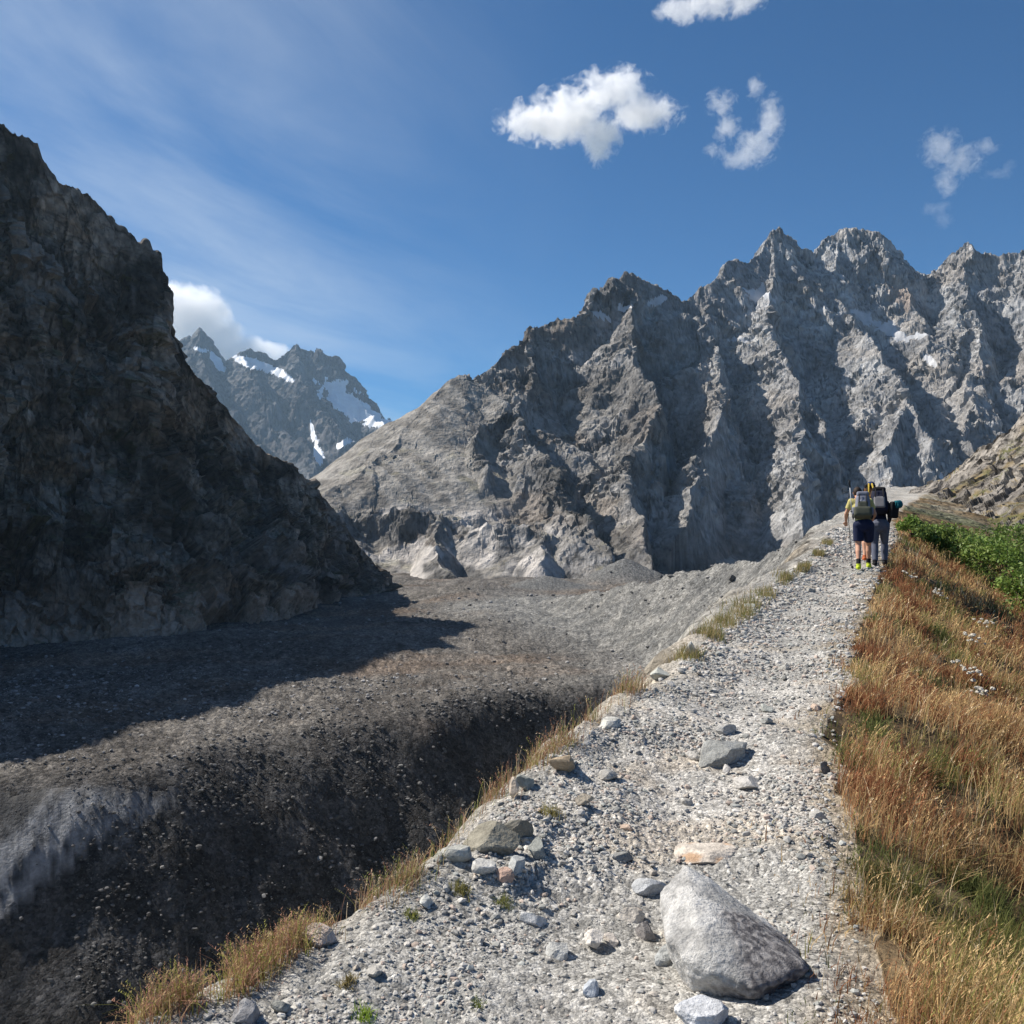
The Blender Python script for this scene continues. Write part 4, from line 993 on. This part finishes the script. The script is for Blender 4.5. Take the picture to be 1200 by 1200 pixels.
for i, (px, py, w, lb) in enumerate([(1132, 815, 22, 'largest clump of whitish fluffy flowers in the middle of the grass slope'), (1140, 770, 14, 'whitish flower clump just above the largest one'), (1153, 748, 12, 'topmost pale flower clump near the right edge of the slope'),
                                     (1148, 838, 9, 'small pale flower clump below the largest one'), (1067, 690, 10, 'pale flower clump beside the path just below the hikers'), (1100, 712, 9, 'pale pinkish flower clump right of the one below the hikers')]): flower(px, py, w, lb, i)

M_leaf = principled('shrub_leaves', use_col=True, rough=.55, spec=.3, translucent=.3)
M_twig = principled('shrub_twigs', (.13, .09, .06), rough=.9)
def shrub(X0, Y0, rad, hgt, label, seed, nl=2600, base=None):
    r = np.random.default_rng(seed)
    root = bpy.data.objects.new('shrub', None); z0 = H(X0, Y0) if base is None else base; root.location = (X0, Y0, z0 - .05); C.objects.link(root)
    tag(root, label, 'shrub', 'green shrubs beside the far path')
    nc = 11
    cc = np.stack([r.normal(0, rad*.45, nc), r.normal(0, rad*.4, nc), hgt*r.uniform(.3, .85, nc)], -1); cr = r.uniform(.20, .40, nc)*rad*1.1
    cc[:, 2] *= 1 - .35*np.clip(np.hypot(cc[:, 0], cc[:, 1])/rad, 0, 1)
    k = r.integers(nc, size=nl); dirs = r.normal(size=(nl, 3)); dirs /= np.linalg.norm(dirs, axis=1, keepdims=True)
    p = cc[k] + dirs*(cr[k]*r.uniform(.5, 1.1, nl))[:, None]*np.array((1, 1, .85)); p[:, 2] = np.abs(p[:, 2])
    s = r.uniform(.035, .065, nl)
    a = r.normal(size=(nl, 3)); a /= np.linalg.norm(a, axis=1, keepdims=True); b = np.cross(a, r.normal(size=(nl, 3))); b /= np.linalg.norm(b, axis=1, keepdims=True)
    V = np.stack([p - a*s[:, None], p + b*s[:, None]*.45, p + a*s[:, None], p - b*s[:, None]*.45], 1)
    cl = np.array([(.13, .20, .035), (.16, .25, .05), (.22, .29, .07), (.09, .14, .035)])[(k + r.integers(2, size=nl)) % 4]*r.uniform(.75, 1.25, (nl, 1))
    mesh_np('foliage', V.reshape(-1, 3), np.arange(nl*4).reshape(-1, 4), M_leaf, np.repeat(cl, 4, axis=0), smooth=False, parent=root)
    tv, tf = [], []
    for j in range(nc):
        e = cc[j]; s0 = np.array((r.normal(0, .08), r.normal(0, .08), 0)); pr = None
        for q in range(4):
            t = q/3; c = s0*(1-t) + e*t + np.array((0, 0, .15*math.sin(t*3.1)*hgt)); w = .022*(1-t) + .005
            i0 = len(tv); tv += [c + np.array(v)*w for v in ((1, 0, 0), (-.5, .87, 0), (-.5, -.87, 0))]
            if pr is not None:
                for m in range(3): tf.append((pr+m, pr+(m+1) % 3, i0+(m+1) % 3, i0+m))
            pr = i0
    mesh_np('stem', np.array(tv), np.array(tf), M_twig, parent=root)
SH = [(1068, 622, 25, .7, .85, 'smallest green shrub, right behind the hikers'), (1095, 640, 25, .8, 1.05, 'low green shrub between the smallest one and the broad one'), (1122, 652, 25, .9, 1.35, 'broad green shrub in the middle of the row at the top of the grass slope'),
      (1150, 660, 24, .95, 1.45, 'dense green shrub right of the broad one'), (1180, 668, 23, 1.0, 1.65, 'tall green shrub near the right edge of the picture'), (1208, 690, 20, 1.0, 1.7, 'dark green shrub cut by the right edge of the picture'),
      (1170, 640, 30, 1.1, 1.9, 'green shrub standing behind the tall one against the rocky hill'), (1205, 645, 28, 1.2, 2.1, 'green shrub at the far right against the rocky hill'), (1240, 700, 19, 1.1, 1.2, 'green shrub beyond the right edge of the picture'), (1135, 632, 32, 1.1, .9, 'small far green shrub against the foot of the rocky hill')]
for i, (px, py, Y, rad, hgt, lb) in enumerate(SH):
    X0, _, Z0 = PX(px, py, Y); shrub(X0, Y, rad, hgt, lb, 700+i, nl=2400)
# ------------------------------------------------------------------ hikers, seen from behind
def tube(bm, pts, radii, n=14, wide=None, caps=True):
    """a tapering tube through pts; radii may be (side to side, front to back)"""
    pts = [Vector(p) for p in pts]; rings = []
    for i, p in enumerate(pts):
        t = (pts[min(i+1, len(pts)-1)] - pts[max(i-1, 0)]).normalized()
        a = Vector((1, 0, 0)) - t*t.x
        if a.length < .3: a = Vector((0, 1, 0)) - t*t.y
        a.normalize(); b = t.cross(a)
        r = radii[i]; ra, rb = (r, r) if not isinstance(r, tuple) else r
        rings.append([bm.verts.new(p + a*math.cos(q*2*math.pi/n)*ra + b*math.sin(q*2*math.pi/n)*rb) for q in range(n)])
    for i in range(len(rings)-1):
        for q in range(n): bm.faces.new((rings[i][q], rings[i][(q+1) % n], rings[i+1][(q+1) % n], rings[i+1][q]))
    if caps: bm.faces.new(rings[0][::-1]); bm.faces.new(rings[-1])
def ball(bm, p, r, sub=3, rot=0):
    m = Matrix.Translation(p) @ Euler((rot, 0, 0)).to_matrix().to_4x4() @ Matrix.Diagonal((*r, 1))
    bmesh.ops.create_icosphere(bm, subdivisions=sub, radius=1, matrix=m)
def rbox(bm, c, size, bev=.02, rot=(0, 0, 0), taper=1.0):
    g = bmesh.ops.create_cube(bm, size=1)['verts']
    for v in g:
        k = taper if v.co.z > 0 else 1
        v.co = Vector((v.co.x*size[0]*k, v.co.y*size[1]*k, v.co.z*size[2]))
    es = list({e for v in g for e in v.link_edges})
    r = bmesh.ops.bevel(bm, geom=es, offset=bev, segments=3, affect='EDGES', profile=.6)
    vs = set(r['verts']) | {v for v in g if v.is_valid}
    M = Matrix.Translation(c) @ Euler(rot).to_matrix().to_4x4()
    for v in vs: v.co = M @ v.co
def finish(name, bm, mat, parent, voxel=None, smooth=4):
    me = bpy.data.meshes.new(name); bm.normal_update(); bm.to_mesh(me); bm.free()
    o = bpy.data.objects.new(name, me); C.objects.link(o)
    if voxel:
        m = o.modifiers.new('r', 'REMESH'); m.mode = 'VOXEL'; m.voxel_size = voxel
        if smooth:
            sm = o.modifiers.new('s', 'SMOOTH'); sm.iterations = smooth; sm.factor = .5
        dg = bpy.context.evaluated_depsgraph_get(); me2 = bpy.data.meshes.new_from_object(o.evaluated_get(dg)); me2.name = name
        o.modifiers.clear(); o.data = me2; me = me2
    me.materials.clear(); me.materials.append(mat)
    me.polygons.foreach_set('use_smooth', np.ones(len(me.polygons), dtype=bool))
    if parent is not None: o.parent = parent
    return o
def cloth(name, c, rough=.85): return principled(name, c, rough=rough, spec=.2, var=.15, var_scale=14, bump=.35, bump_scale=60, bump_dist=.004)
M_skin = principled('skin', (.50, .27, .18), rough=.6, spec=.3, var=.08, var_scale=10)
M_hair = principled('hair', (.035, .022, .015), rough=.7)

def lerp(a, b, t): return tuple(a[i]*(1-t) + b[i]*t for i in range(3))
def person(loc, rz, J, label, hair_kind, shirt, sleeves, legs, legcol, shoecol, sockcol, scale=1.0):
    """J: joint positions, the figure facing +Y"""
    bm = bmesh.new()
    tube(bm, [J['pelvis'], J['waist'], J['chest'], J['neckb']], [(.155, .115), (.135, .10), (.165, .11), (.10, .075)])
    tube(bm, [J['neckb'], J['head']], [.062, .055])
    h = Vector(J['head']); tilt = J.get('tilt', 0)
    ball(bm, h + Vector((0, .01, .06)), (.077, .098, .115), rot=tilt)
    R = Euler((tilt, 0, 0)).to_matrix()
    ball(bm, h + R @ Vector((0, .112, .045)), (.014, .02, .022), 2)               # nose
    ball(bm, h + R @ Vector((0, .088, -.015)), (.042, .03, .03), 2)               # chin
    for s in (-1, 1): ball(bm, h + R @ Vector((s*.079, 0, .055)), (.012, .022, .032), 2)
    for s in (-1, 1): ball(bm, h + R @ Vector((s*.03, .094, .075)), (.016, .012, .011), 2)
    for s, k in ((-1, 'L'), (1, 'R')):
        sh, el, wr = J['sh'+k], J['el'+k], J['wr'+k]
        tube(bm, [J['chest'], sh], [.085, .065]); ball(bm, sh, (.062, .06, .06))
        tube(bm, [sh, lerp(sh, el, .5), el], [.052, .046, .038]); tube(bm, [el, lerp(el, wr, .35), wr], [.038, .037, .025]); ball(bm, el, (.039,)*3)
        d = (Vector(wr) - Vector(el)).normalized(); w = Vector(wr)
        sd = Vector((1, 0, 0)) - d*d.x; sd.normalize(); up = d.cross(sd)
        tube(bm, [w, w + d*.04, w + d*.085], [(.026, .018), (.04, .016), (.038, .014)])
        for f, (off, ln) in enumerate(((-.03, .062), (-.010, .072), (.010, .068), (.029, .052))):
            b0 = w + d*.08 + sd*off; cu = up*(-.6*s)
            tube(bm, [b0, b0 + d*ln*.45, b0 + d*ln*.75 + cu*ln*.3, b0 + d*ln*.8 + cu*ln*.65], [.0095, .0092, .0085, .0075], n=8)
        th = w + d*.03 - sd*.03
        tube(bm, [th, th + d*.03 - sd*.022, th + d*.058 - sd*.02 - up*.012*s], [.012, .0115, .009], n=8)
        hp, kn, an, to = J['hp'+k], J['kn'+k], J['an'+k], J['to'+k]
        tube(bm, [J['pelvis'], hp], [.10, .09]); ball(bm, hp, (.1, .1, .1))
        tube(bm, [hp, lerp(hp, kn, .4), lerp(hp, kn, .85), kn], [.092, .082, .06, .057]); ball(bm, kn, (.058,)*3)
        cf = Vector(lerp(kn, an, .32)) - Vector((0, .018, 0))
        tube(bm, [kn, tuple(cf), lerp(kn, an, .7), an], [.054, .058, .040, .034])
        tube(bm, [an, lerp(an, to, .5), to], [.036, (.04, .028), (.036, .02)])
    root = finish('person', bm, M_skin, None, .009, 5)
    tag(root, label, 'person')
    # clothes
    bm = bmesh.new()
    tube(bm, [lerp(J['pelvis'], J['waist'], -.1), J['waist'], J['chest'], lerp(J['chest'], J['neckb'], .8)], [(.165, .13), (.15, .117), (.18, .125), (.10, .085)])
    for k in 'LR':
        sh, el, wr = J['sh'+k], J['el'+k], J['wr'+k]
        tube(bm, [J['chest'], sh], [.098, .078]); ball(bm, sh, (.074,)*3)
        if sleeves == 'short': tube(bm, [sh, lerp(sh, el, .6)], [.07, .066])
        else: tube(bm, [sh, el], [.068, .054]); ball(bm, el, (.054,)*3); tube(bm, [el, lerp(el, wr, .95)], [.053, .038])
    finish('shirt', bm, shirt, root, .011, 4)
    bm = bmesh.new()
    tube(bm, [lerp(J['pelvis'], J['waist'], .35), J['pelvis'], lerp(J['pelvis'], lerp(J['hpL'], J['hpR'], .5), 1.2)], [(.162, .135), (.18, .155), (.175, .15)])
    ball(bm, tuple(Vector(J['pelvis']) - Vector((0, 0, .07))), (.15, .135, .10))
    for k in 'LR':
        hp, kn, an = J['hp'+k], J['kn'+k], J['an'+k]
        ball(bm, hp, (.112, .122, .11))
        if legs == 'shorts': tube(bm, [hp, lerp(hp, kn, .45), lerp(hp, kn, .78)], [.112, .104, .102])
        else: tube(bm, [hp, lerp(hp, kn, .5), kn], [.11, .094, .076]); ball(bm, kn, (.077,)*3); tube(bm, [kn, lerp(kn, an, .4), lerp(kn, an, .97)], [.075, .076, .06])
    finish('shorts' if legs == 'shorts' else 'trousers', bm, legcol, root, .011, 4)
    for k in 'LR':
        an, to, kn = Vector(J['an'+k]), Vector(J['to'+k]), J['kn'+k]
        d = (to - an); d.z = 0; d.normalize()
        bm = bmesh.new()
        he = an - d*.05 + Vector((0, 0, -.045)); ft = to + d*.02 + Vector((0, 0, .005))
        tube(bm, [tuple(he - d*.02), tuple(he), lerp(he, ft, .35), lerp(he, ft, .75), tuple(ft + d*.02)], [(.02, .03), (.042, .042), (.046, .045), (.05, .032), (.03, .018)])
        tube(bm, [tuple(an + Vector((0, 0, .03))), tuple(an + Vector((0, 0, -.05)))], [.046, .05])
        finish('shoe', bm, shoecol, root, .007, 3)
        if sockcol:
            bm = bmesh.new(); tube(bm, [lerp(an, kn, .30), tuple(an)], [.047, .043]); finish('sock', bm, sockcol, root, .009, 2)
    if hair_kind == 'hair':
        bm = bmesh.new(); ball(bm, h + R @ Vector((0, -.012, .078)), (.086, .1, .108), rot=tilt)
        g = [v for v in bm.verts if (R.inverted() @ (v.co - h)).y > .06 and (R.inverted() @ (v.co - h)).z < .10]
        for v in g: v.co = h + (v.co - h)*.8
        finish('hair', bm, M_hair, root, .008, 2)
    else:
        bm = bmesh.new(); ball(bm, h + R @ Vector((0, -.005, .098)), (.088, .104, .085), rot=tilt)
        tube(bm, [tuple(h + R @ Vector((0, .08, .085))), tuple(h + R @ Vector((0, .135, .078))), tuple(h + R @ Vector((0, .17, .068)))], [(.07, .008), (.068, .007), (.04, .005)])
        finish('cap', bm, hair_kind, root, .007, 2)
        bm = bmesh.new(); ball(bm, h + R @ Vector((0, -.02, .045)), (.08, .085, .075), rot=tilt); finish('hair', bm, M_hair, root, .009, 2)
    root.location = loc; root.rotation_euler = (0, 0, rz); root.scale = (scale,)*3
    return root

def joints(lean=.12, stride=.14, shift=0.0, armL=None, armR=None, crouch=0.0, side=0.0):
    """a standing-to-striding pose; lean forward in metres at the neck"""
    pz = .94 - crouch
    J = dict(pelvis=(0, 0, pz), waist=(side*.2, lean*.25, pz+.17), chest=(side*.6, lean*.75, pz+.36), neckb=(side, lean*1.15, pz+.52), head=(side*1.2, lean*1.6+.02, pz+.58))
    c = Vector(J['chest'])
    J['shL'] = tuple(c + Vector((-.175, .01, .09))); J['shR'] = tuple(c + Vector((.175, .01, .09)))
    sl, sr = Vector(J['shL']), Vector(J['shR'])
    J['elL'] = tuple(sl + Vector(armL[0] if armL else (-.07, .03, -.27))); J['wrL'] = tuple(Vector(J['elL']) + Vector(armL[1] if armL else (.02, .18, -.14)))
    J['elR'] = tuple(sr + Vector(armR[0] if armR else (.07, .03, -.27))); J['wrR'] = tuple(Vector(J['elR']) + Vector(armR[1] if armR else (-.02, .18, -.14)))
    J['hpL'] = (-.095, 0, pz-.03); J['hpR'] = (.095, 0, pz-.03)
    J['knL'] = (-.10+shift, -stride*.25+.06+crouch*.4, .49-crouch*.4); J['anL'] = (-.10+shift, -stride, .10); J['toL'] = (-.11+shift, -stride+.15, .04)
    J['knR'] = (.10+shift, stride*.6+.07+crouch*.4, .50-crouch*.4); J['anR'] = (.105+shift, stride*.9, .10); J['toR'] = (.12+shift, stride*.9+.15, .04)
    return J

def backpack(loc, rz, size, body, lid, label, tilt=0.2, mesh_pocket=None, parts_extra=()):
    root = bpy.data.objects.new('backpack', None); C.objects.link(root)
    tag(root, label, 'backpack')
    w, d, h = size
    bm = bmesh.new(); rbox(bm, (0, -d*.5, h*.5), (w, d, h), .09, taper=.80); ball(bm, (0, -d*.62, h*.42), (w*.40, d*.46, h*.40)); finish('bag', bm, body, root, .011, 5)
    bm = bmesh.new(); rbox(bm, (0, -d*.48, h*1.0), (w*.74, d*.9, .11), .05, rot=(.15, 0, 0)); finish('lid', bm, lid, root, .01, 3)
    if mesh_pocket:
        bm = bmesh.new(); rbox(bm, (0, -d*.98, h*.36), (w*.62, d*.22, h*.5), .035); finish('front_pocket', bm, mesh_pocket, root, .01, 3)
    for s in (-1, 1):
        bm = bmesh.new(); rbox(bm, (s*w*.52, -d*.5, h*.22), (.07, d*.55, h*.34), .03); finish('side_pocket', bm, lid, root, .01, 2)
        bm = bmesh.new(); tube(bm, [(s*w*.26, -.03, h*.92), (s*w*.32, .11, h*.98), (s*w*.40, .235, h*.80), (s*w*.44, .20, h*.55), (s*w*.46, .03, h*.28)], [(.03, .009)]*5); finish('shoulder_strap', bm, M_strap, root)
        bm = bmesh.new(); tube(bm, [(s*w*.2, -d*.99, h*.95), (s*w*.22, -d*1.08, h*.6), (s*w*.2, -d*.97, h*.12)], [(.011, .004)]*3, n=8); finish('compression_strap', bm, M_strap, root)
    bm = bmesh.new(); tube(bm, [(-.17, .12, .03), (-.185, 0, .03), (-.1, -.05, .03), (.1, -.05, .03), (.185, 0, .03), (.17, .12, .03)], [(.014, .04)]*6, n=8); finish('hip_belt', bm, M_strap, root)
    root.location = loc; root.rotation_euler = (-tilt, 0, rz)
    return root
M_strap = cloth('strap_black', (.018, .018, .02))

def place(px, Y): x = (px-600)/F*Y; return x, Y, H(x, Y)
def put_pack(p, J, size, body, lid, label, tilt, pocket, dz=0, dy=-.125, rz_add=0, scale=1.0):
    b = Vector(J['waist']); M = Matrix.Translation(p.location) @ Euler((0, 0, p.rotation_euler.z)).to_matrix().to_4x4()
    q = M @ ((b + Vector((0, dy, -.08+dz)))*scale)
    return backpack(q, p.rotation_euler.z + rz_add, size, body, lid, label, tilt, pocket)

def pole(a, b, label, colr, grip=True):
    a, b = Vector(a), Vector(b)
    bm = bmesh.new(); tube(bm, [(0, 0, 0), tuple((b-a)*.5), tuple(b-a)], [.006, .0075, .009], n=8)
    o = finish('trekking_pole', bm, colr, None); o.location = a; tag(o, label, 'trekking pole')
    d = (b-a).normalized()
    bm = bmesh.new(); tube(bm, [tuple((b-a) - d*.14), tuple((b-a) - d*.02), tuple((b-a) + d*.01)], [.014, .017, .02], n=10); finish('grip', bm, M_strap, o)
    bm = bmesh.new(); tube(bm, [tuple(d*.06), tuple(d*.068)], [.028, .025], n=12); finish('basket', bm, M_strap, o)
    return o

M_navy = cloth('navy_cloth', (.012, .018, .05)); M_olive = cloth('olive_pack', (.075, .08, .06)); M_greypack = cloth('grey_pack', (.19, .20, .25)); M_yellow = cloth('yellow_shirt', (.50, .44, .17))
M_lime = cloth('lime_shoe', (.46, .55, .04)); M_black = cloth('black_cloth', (.012, .012, .014)); M_orange = cloth('orange_shoe', (.48, .13, .05)); M_brown = cloth('brown_pack', (.10, .05, .025)); M_darknavy = cloth('dark_navy_pack', (.014, .017, .035))
M_greytr = cloth('grey_trousers', (.10, .11, .15)); M_cap = cloth('cap_blue', (.012, .03, .10)); M_teal = cloth('teal_cloth', (.005, .10, .13)); M_ltgrey = cloth('light_grey', (.20, .195, .205)); M_pole = principled('pole_alloy', (.55, .57, .6), rough=.35, spec=.5)
M_gold = cloth('gold_strap', (.5, .36, .06))

RZ = math.radians(-20)
# first hiker, left: grey pack, navy shorts, lime shoes
x, y, z = place(1012, 17.4)
JA = joints(lean=.22, stride=.26, side=-.09, armL=((-.10, .04, -.25), (.0, .20, -.16)), armR=((.10, .06, -.25), (-.03, .2, -.1)), crouch=.01)
pA = person((x, y, z), RZ, JA, 'hiker on the left with grey backpack, navy shorts and lime green shoes, walking away', 'hair', M_yellow, 'short', 'shorts', M_navy, M_lime, M_black, .965)
kA = put_pack(pA, JA, (.31, .22, .44), M_greypack, M_greypack, 'grey and olive backpack on the back of the left hiker', .30, M_olive, dz=.0)
bm = bmesh.new(); rbox(bm, (0, -.13, .06), (.33, .27, .20), .06); finish('base_pocket', bm, M_olive, kA, .011, 4)
M = Matrix.Translation(kA.location) @ kA.rotation_euler.to_matrix().to_4x4()
pole(M @ Vector((-.20, -.14, .02)), M @ Vector((-.24, -.12, .72)), 'light grey pole sticking up at the left side of the grey backpack', M_pole)
# second hiker, right: dark pack, long trousers
x, y, z = place(1031, 18.1)
JC = joints(lean=.36, stride=.16, side=-.07, crouch=.05, armL=((-.06, .10, -.25), (.02, .2, -.1)), armR=((.09, .05, -.26), (-.02, .17, -.16)))
pC = person((x, y, z), RZ, JC, 'hiker on the right with dark navy backpack and long grey-blue trousers, bending forward', 'hair', M_darknavy, 'long', 'trousers', M_greytr, M_black, None, .95)
kC = put_pack(pC, JC, (.35, .26, .50), M_darknavy, M_black, 'dark navy and black backpack on the back of the right hiker', .42, M_ltgrey, dz=.05)
# bag and teal roll slung at its side
M = Matrix.Translation(kC.location) @ kC.rotation_euler.to_matrix().to_4x4()
q = M @ Vector((.27, -.16, .05))
bm = bmesh.new(); rbox(bm, (0, 0, 0), (.17, .15, .34), .05, rot=(0, .1, 0)); o = finish('bag', bm, M_black, None, .009, 4); o.location = q; tag(o, 'small black bag hanging at the right side of the right hiker\'s backpack', 'bag')
q = M @ Vector((.34, -.22, .14))
bm = bmesh.new(); tube(bm, [(-.06, -.02, 0), (-.055, -.02, 0), (.055, .02, .01), (.06, .02, .01)], [.07, .082, .082, .07], n=18); o = finish('rolled_jacket', bm, M_teal, None, .008, 2); o.location = q; tag(o, 'round teal bundle hanging on the far right beside the black bag', 'bundle')
# third hiker, ahead and between them
x, y, z = place(1019, 18.95)
JB = joints(lean=.14, stride=.20, side=.03, armR=((.07, .1, -.24), (-.05, .2, .02)))
pB = person((x, y, z), RZ, JB, 'hiker in front, mostly hidden between the two others, wearing a blue cap and orange shoes', M_cap, M_brown, 'short', 'shorts', M_black, M_orange, None, 1.0)
kB = put_pack(pB, JB, (.30, .22, .50), M_brown, M_black, 'dark brown backpack with yellow straps between the other two packs', .15, None, dz=.04)
for s in (-1, 1):
    bm = bmesh.new(); tube(bm, [(s*.03, -.235, .55), (s*.06+.03, -.26, .30), (s*.03+.08, -.22, .02)], [(.016, .005)]*3, n=8); finish('yellow_strap', bm, M_gold, kB)
x0, y0, z0 = place(999, 17.9)
pole((x0, y0, z0), (x0-.30, y0+.25, z0+.22) if False else (pB.location.x-.33, pB.location.y+.35, pB.location.z+1.05), 'thin dark pole planted left of the hikers\' feet', M_black)
# ------------------------------------------------------------------ clouds: real volumes, several kilometres off
def cloud(label, blobs, Y, dens, nscale, namp, seed, thr=.0):
    pts = [(Vector(PX(px, py, Y + dy)), Vector((rx/F*Y, max(rx, ry)*.5/F*Y + ry*.5/F*Y, ry/F*Y))) for (px, py, rx, ry, dy) in blobs]
    c = sum((p for p, _ in pts), Vector())/len(pts)
    bm = bmesh.new()
    for p, r in pts: bmesh.ops.create_icosphere(bm, subdivisions=3, radius=1, matrix=Matrix.Translation(p-c) @ Matrix.Diagonal((r.x*1.28, r.y*1.28, r.z*1.28, 1)))
    m = bpy.data.materials.new('cloud_vapour'); m.use_nodes = True; t = m.node_tree; t.nodes.clear(); L = t.links
    o = finish('cloud', bm, m, None, min(r.z for _, r in pts)*.22, 2); o.location = c
    tc = N(t, 'ShaderNodeTexCoord'); pos = tc.outputs['Object']
    wn = N(t, 'ShaderNodeTexNoise', i_Scale=nscale*.45, i_Detail=3.0); wn.noise_dimensions = '4D'; wn.inputs['W'].default_value = seed*3.1; L.new(pos, wn.inputs['Vector'])
    ws = N(t, 'ShaderNodeVectorMath', operation='SUBTRACT'); ws.inputs[1].default_value = (.5,)*3; L.new(wn.outputs['Color'], ws.inputs[0])
    wm = N(t, 'ShaderNodeVectorMath', operation='SCALE'); wm.inputs['Scale'].default_value = .55/nscale; L.new(ws.outputs[0], wm.inputs[0])
    wa = N(t, 'ShaderNodeVectorMath', operation='ADD'); L.new(pos, wa.inputs[0]); L.new(wm.outputs[0], wa.inputs[1])
    f = None
    for p, r in pts:
        s = N(t, 'ShaderNodeVectorMath', operation='SUBTRACT'); s.inputs[1].default_value = p-c; L.new(wa.outputs[0], s.inputs[0])
        d = N(t, 'ShaderNodeVectorMath', operation='DIVIDE'); d.inputs[1].default_value = r; L.new(s.outputs[0], d.inputs[0])
        ln = N(t, 'ShaderNodeVectorMath', operation='LENGTH'); L.new(d.outputs[0], ln.inputs[0])
        g = N(t, 'ShaderNodeMath', operation='SUBTRACT', i_0=1.0); L.new(ln.outputs['Value'], g.inputs[1])
        if f is None: f = g
        else:
            mx_ = N(t, 'ShaderNodeMath', operation='SMOOTH_MAX'); mx_.inputs[2].default_value = .25; L.new(f.outputs[0], mx_.inputs[0]); L.new(g.outputs[0], mx_.inputs[1]); f = mx_
    n1 = N(t, 'ShaderNodeTexNoise', i_Scale=nscale, i_Detail=9.0, i_Roughness=.66, i_Distortion=.7); n1.noise_dimensions = '4D'; n1.inputs['W'].default_value = seed*1.7; L.new(pos, n1.inputs['Vector'])
    a = N(t, 'ShaderNodeMath', operation='MULTIPLY_ADD'); L.new(n1.outputs[0], a.inputs[0]); a.inputs[1].default_value = namp; a.inputs[2].default_value = -namp*.5 - thr
    b = N(t, 'ShaderNodeMath', operation='ADD'); L.new(f.outputs[0], b.inputs[0]); L.new(a.outputs[0], b.inputs[1])
    mr = N(t, 'ShaderNodeMapRange', interpolation_type='SMOOTHSTEP'); mr.inputs[1].default_value = 0.0; mr.inputs[2].default_value = .55; mr.inputs[3].default_value = 0; mr.inputs[4].default_value = dens
    L.new(b.outputs[0], mr.inputs[0])
    v = N(t, 'ShaderNodeVolumePrincipled'); v.inputs['Color'].default_value = (1, 1, 1, 1); v.inputs['Anisotropy'].default_value = 0.35; L.new(mr.outputs[0], v.inputs['Density'])
    L.new(v.outputs[0], N(t, 'ShaderNodeOutputMaterial').inputs['Volume'])
    m.cycles.volume_step_rate = .25
    tag(o, label, 'cloud'); return o
cloud('largest white cloud, a ragged bank above the middle of the picture', [(628, 142, 44, 20, 0), (672, 130, 46, 28, 60), (718, 108, 44, 24, -40), (752, 132, 46, 20, 40), (704, 160, 22, 30, 0), (655, 148, 62, 16, 0)], 7000, .0085, .0085, 3.9, 1, .0)
cloud('wispy torn cloud right of the largest one', [(845, 122, 17, 17, 0), (852, 150, 15, 17, 0), (886, 170, 24, 24, 60), (868, 186, 30, 10, 0), (886, 104, 11, 14, 0), (902, 142, 15, 26, 0), (838, 176, 16, 8, 0)], 7000, .0036, .012, 4.4, 2, .06)
cloud('white cloud cut off by the top edge of the picture', [(800, 12, 30, 14, 0), (838, 2, 38, 14, 0), (868, 4, 26, 14, 0)], 7000, .007, .010, 3.4, 3, 0)
cloud('small wispy cloud above the right end of the ridge', [(1102, 172, 22, 20, 0), (1126, 188, 26, 16, 0), (1110, 212, 14, 18, 0), (1154, 172, 18, 8, 0)], 7000, .0026, .013, 4.4, 4, .0)
cloud('faint scrap of cloud low above the ridge', [(1096, 244, 18, 8, 0), (1106, 256, 10, 12, 0)], 7000, .0012, .016, 4.0, 5, .0)
cloud('faint scrap of cloud near the right edge', [(1170, 204, 18, 6, 0), (1182, 198, 9, 9, 0)], 7000, .0010, .016, 4.0, 6, .0)
cloud('bright white cloud bank rising behind the far snowy peak', [(200, 368, 36, 36, 0), (232, 376, 34, 36, 0), (258, 398, 28, 24, 60), (290, 411, 28, 15, 0), (318, 412, 22, 9, 0), (250, 430, 60, 30, 0), (300, 436, 50, 22, 0)], 14000, .005, .0045, 2.0, 7, -.2)
# ------------------------------------------------------------------ air
def haze():
    x0, x1, y0, y1, z0, z1 = -6500, 5000, -600, 9200, -152, 1640
    bm = bmesh.new(); bmesh.ops.create_cube(bm, size=1)
    for v in bm.verts:
        v.co = Vector((x0 + (v.co.x+.5)*(x1-x0), y0 + (v.co.y+.5)*(y1-y0), z0 + (v.co.z+.5)*(z1-z0)))
    me = bpy.data.meshes.new('haze'); bm.to_mesh(me); bm.free()
    o = bpy.data.objects.new('haze', me); C.objects.link(o)
    m = bpy.data.materials.new('haze_air'); m.use_nodes = True; t = m.node_tree; t.nodes.clear()
    v = N(t, 'ShaderNodeVolumePrincipled'); v.inputs['Color'].default_value = (.52, .76, 1.0, 1); v.inputs['Density'].default_value = HAZE_D
    v.inputs['Anisotropy'].default_value = 0.2
    t.links.new(v.outputs[0], N(t, 'ShaderNodeOutputMaterial').inputs['Volume'])
    me.materials.append(m)
    tag(o, 'thin blue mountain air over the whole valley', kind='stuff')
HAZE_D = 3.1e-5
haze()
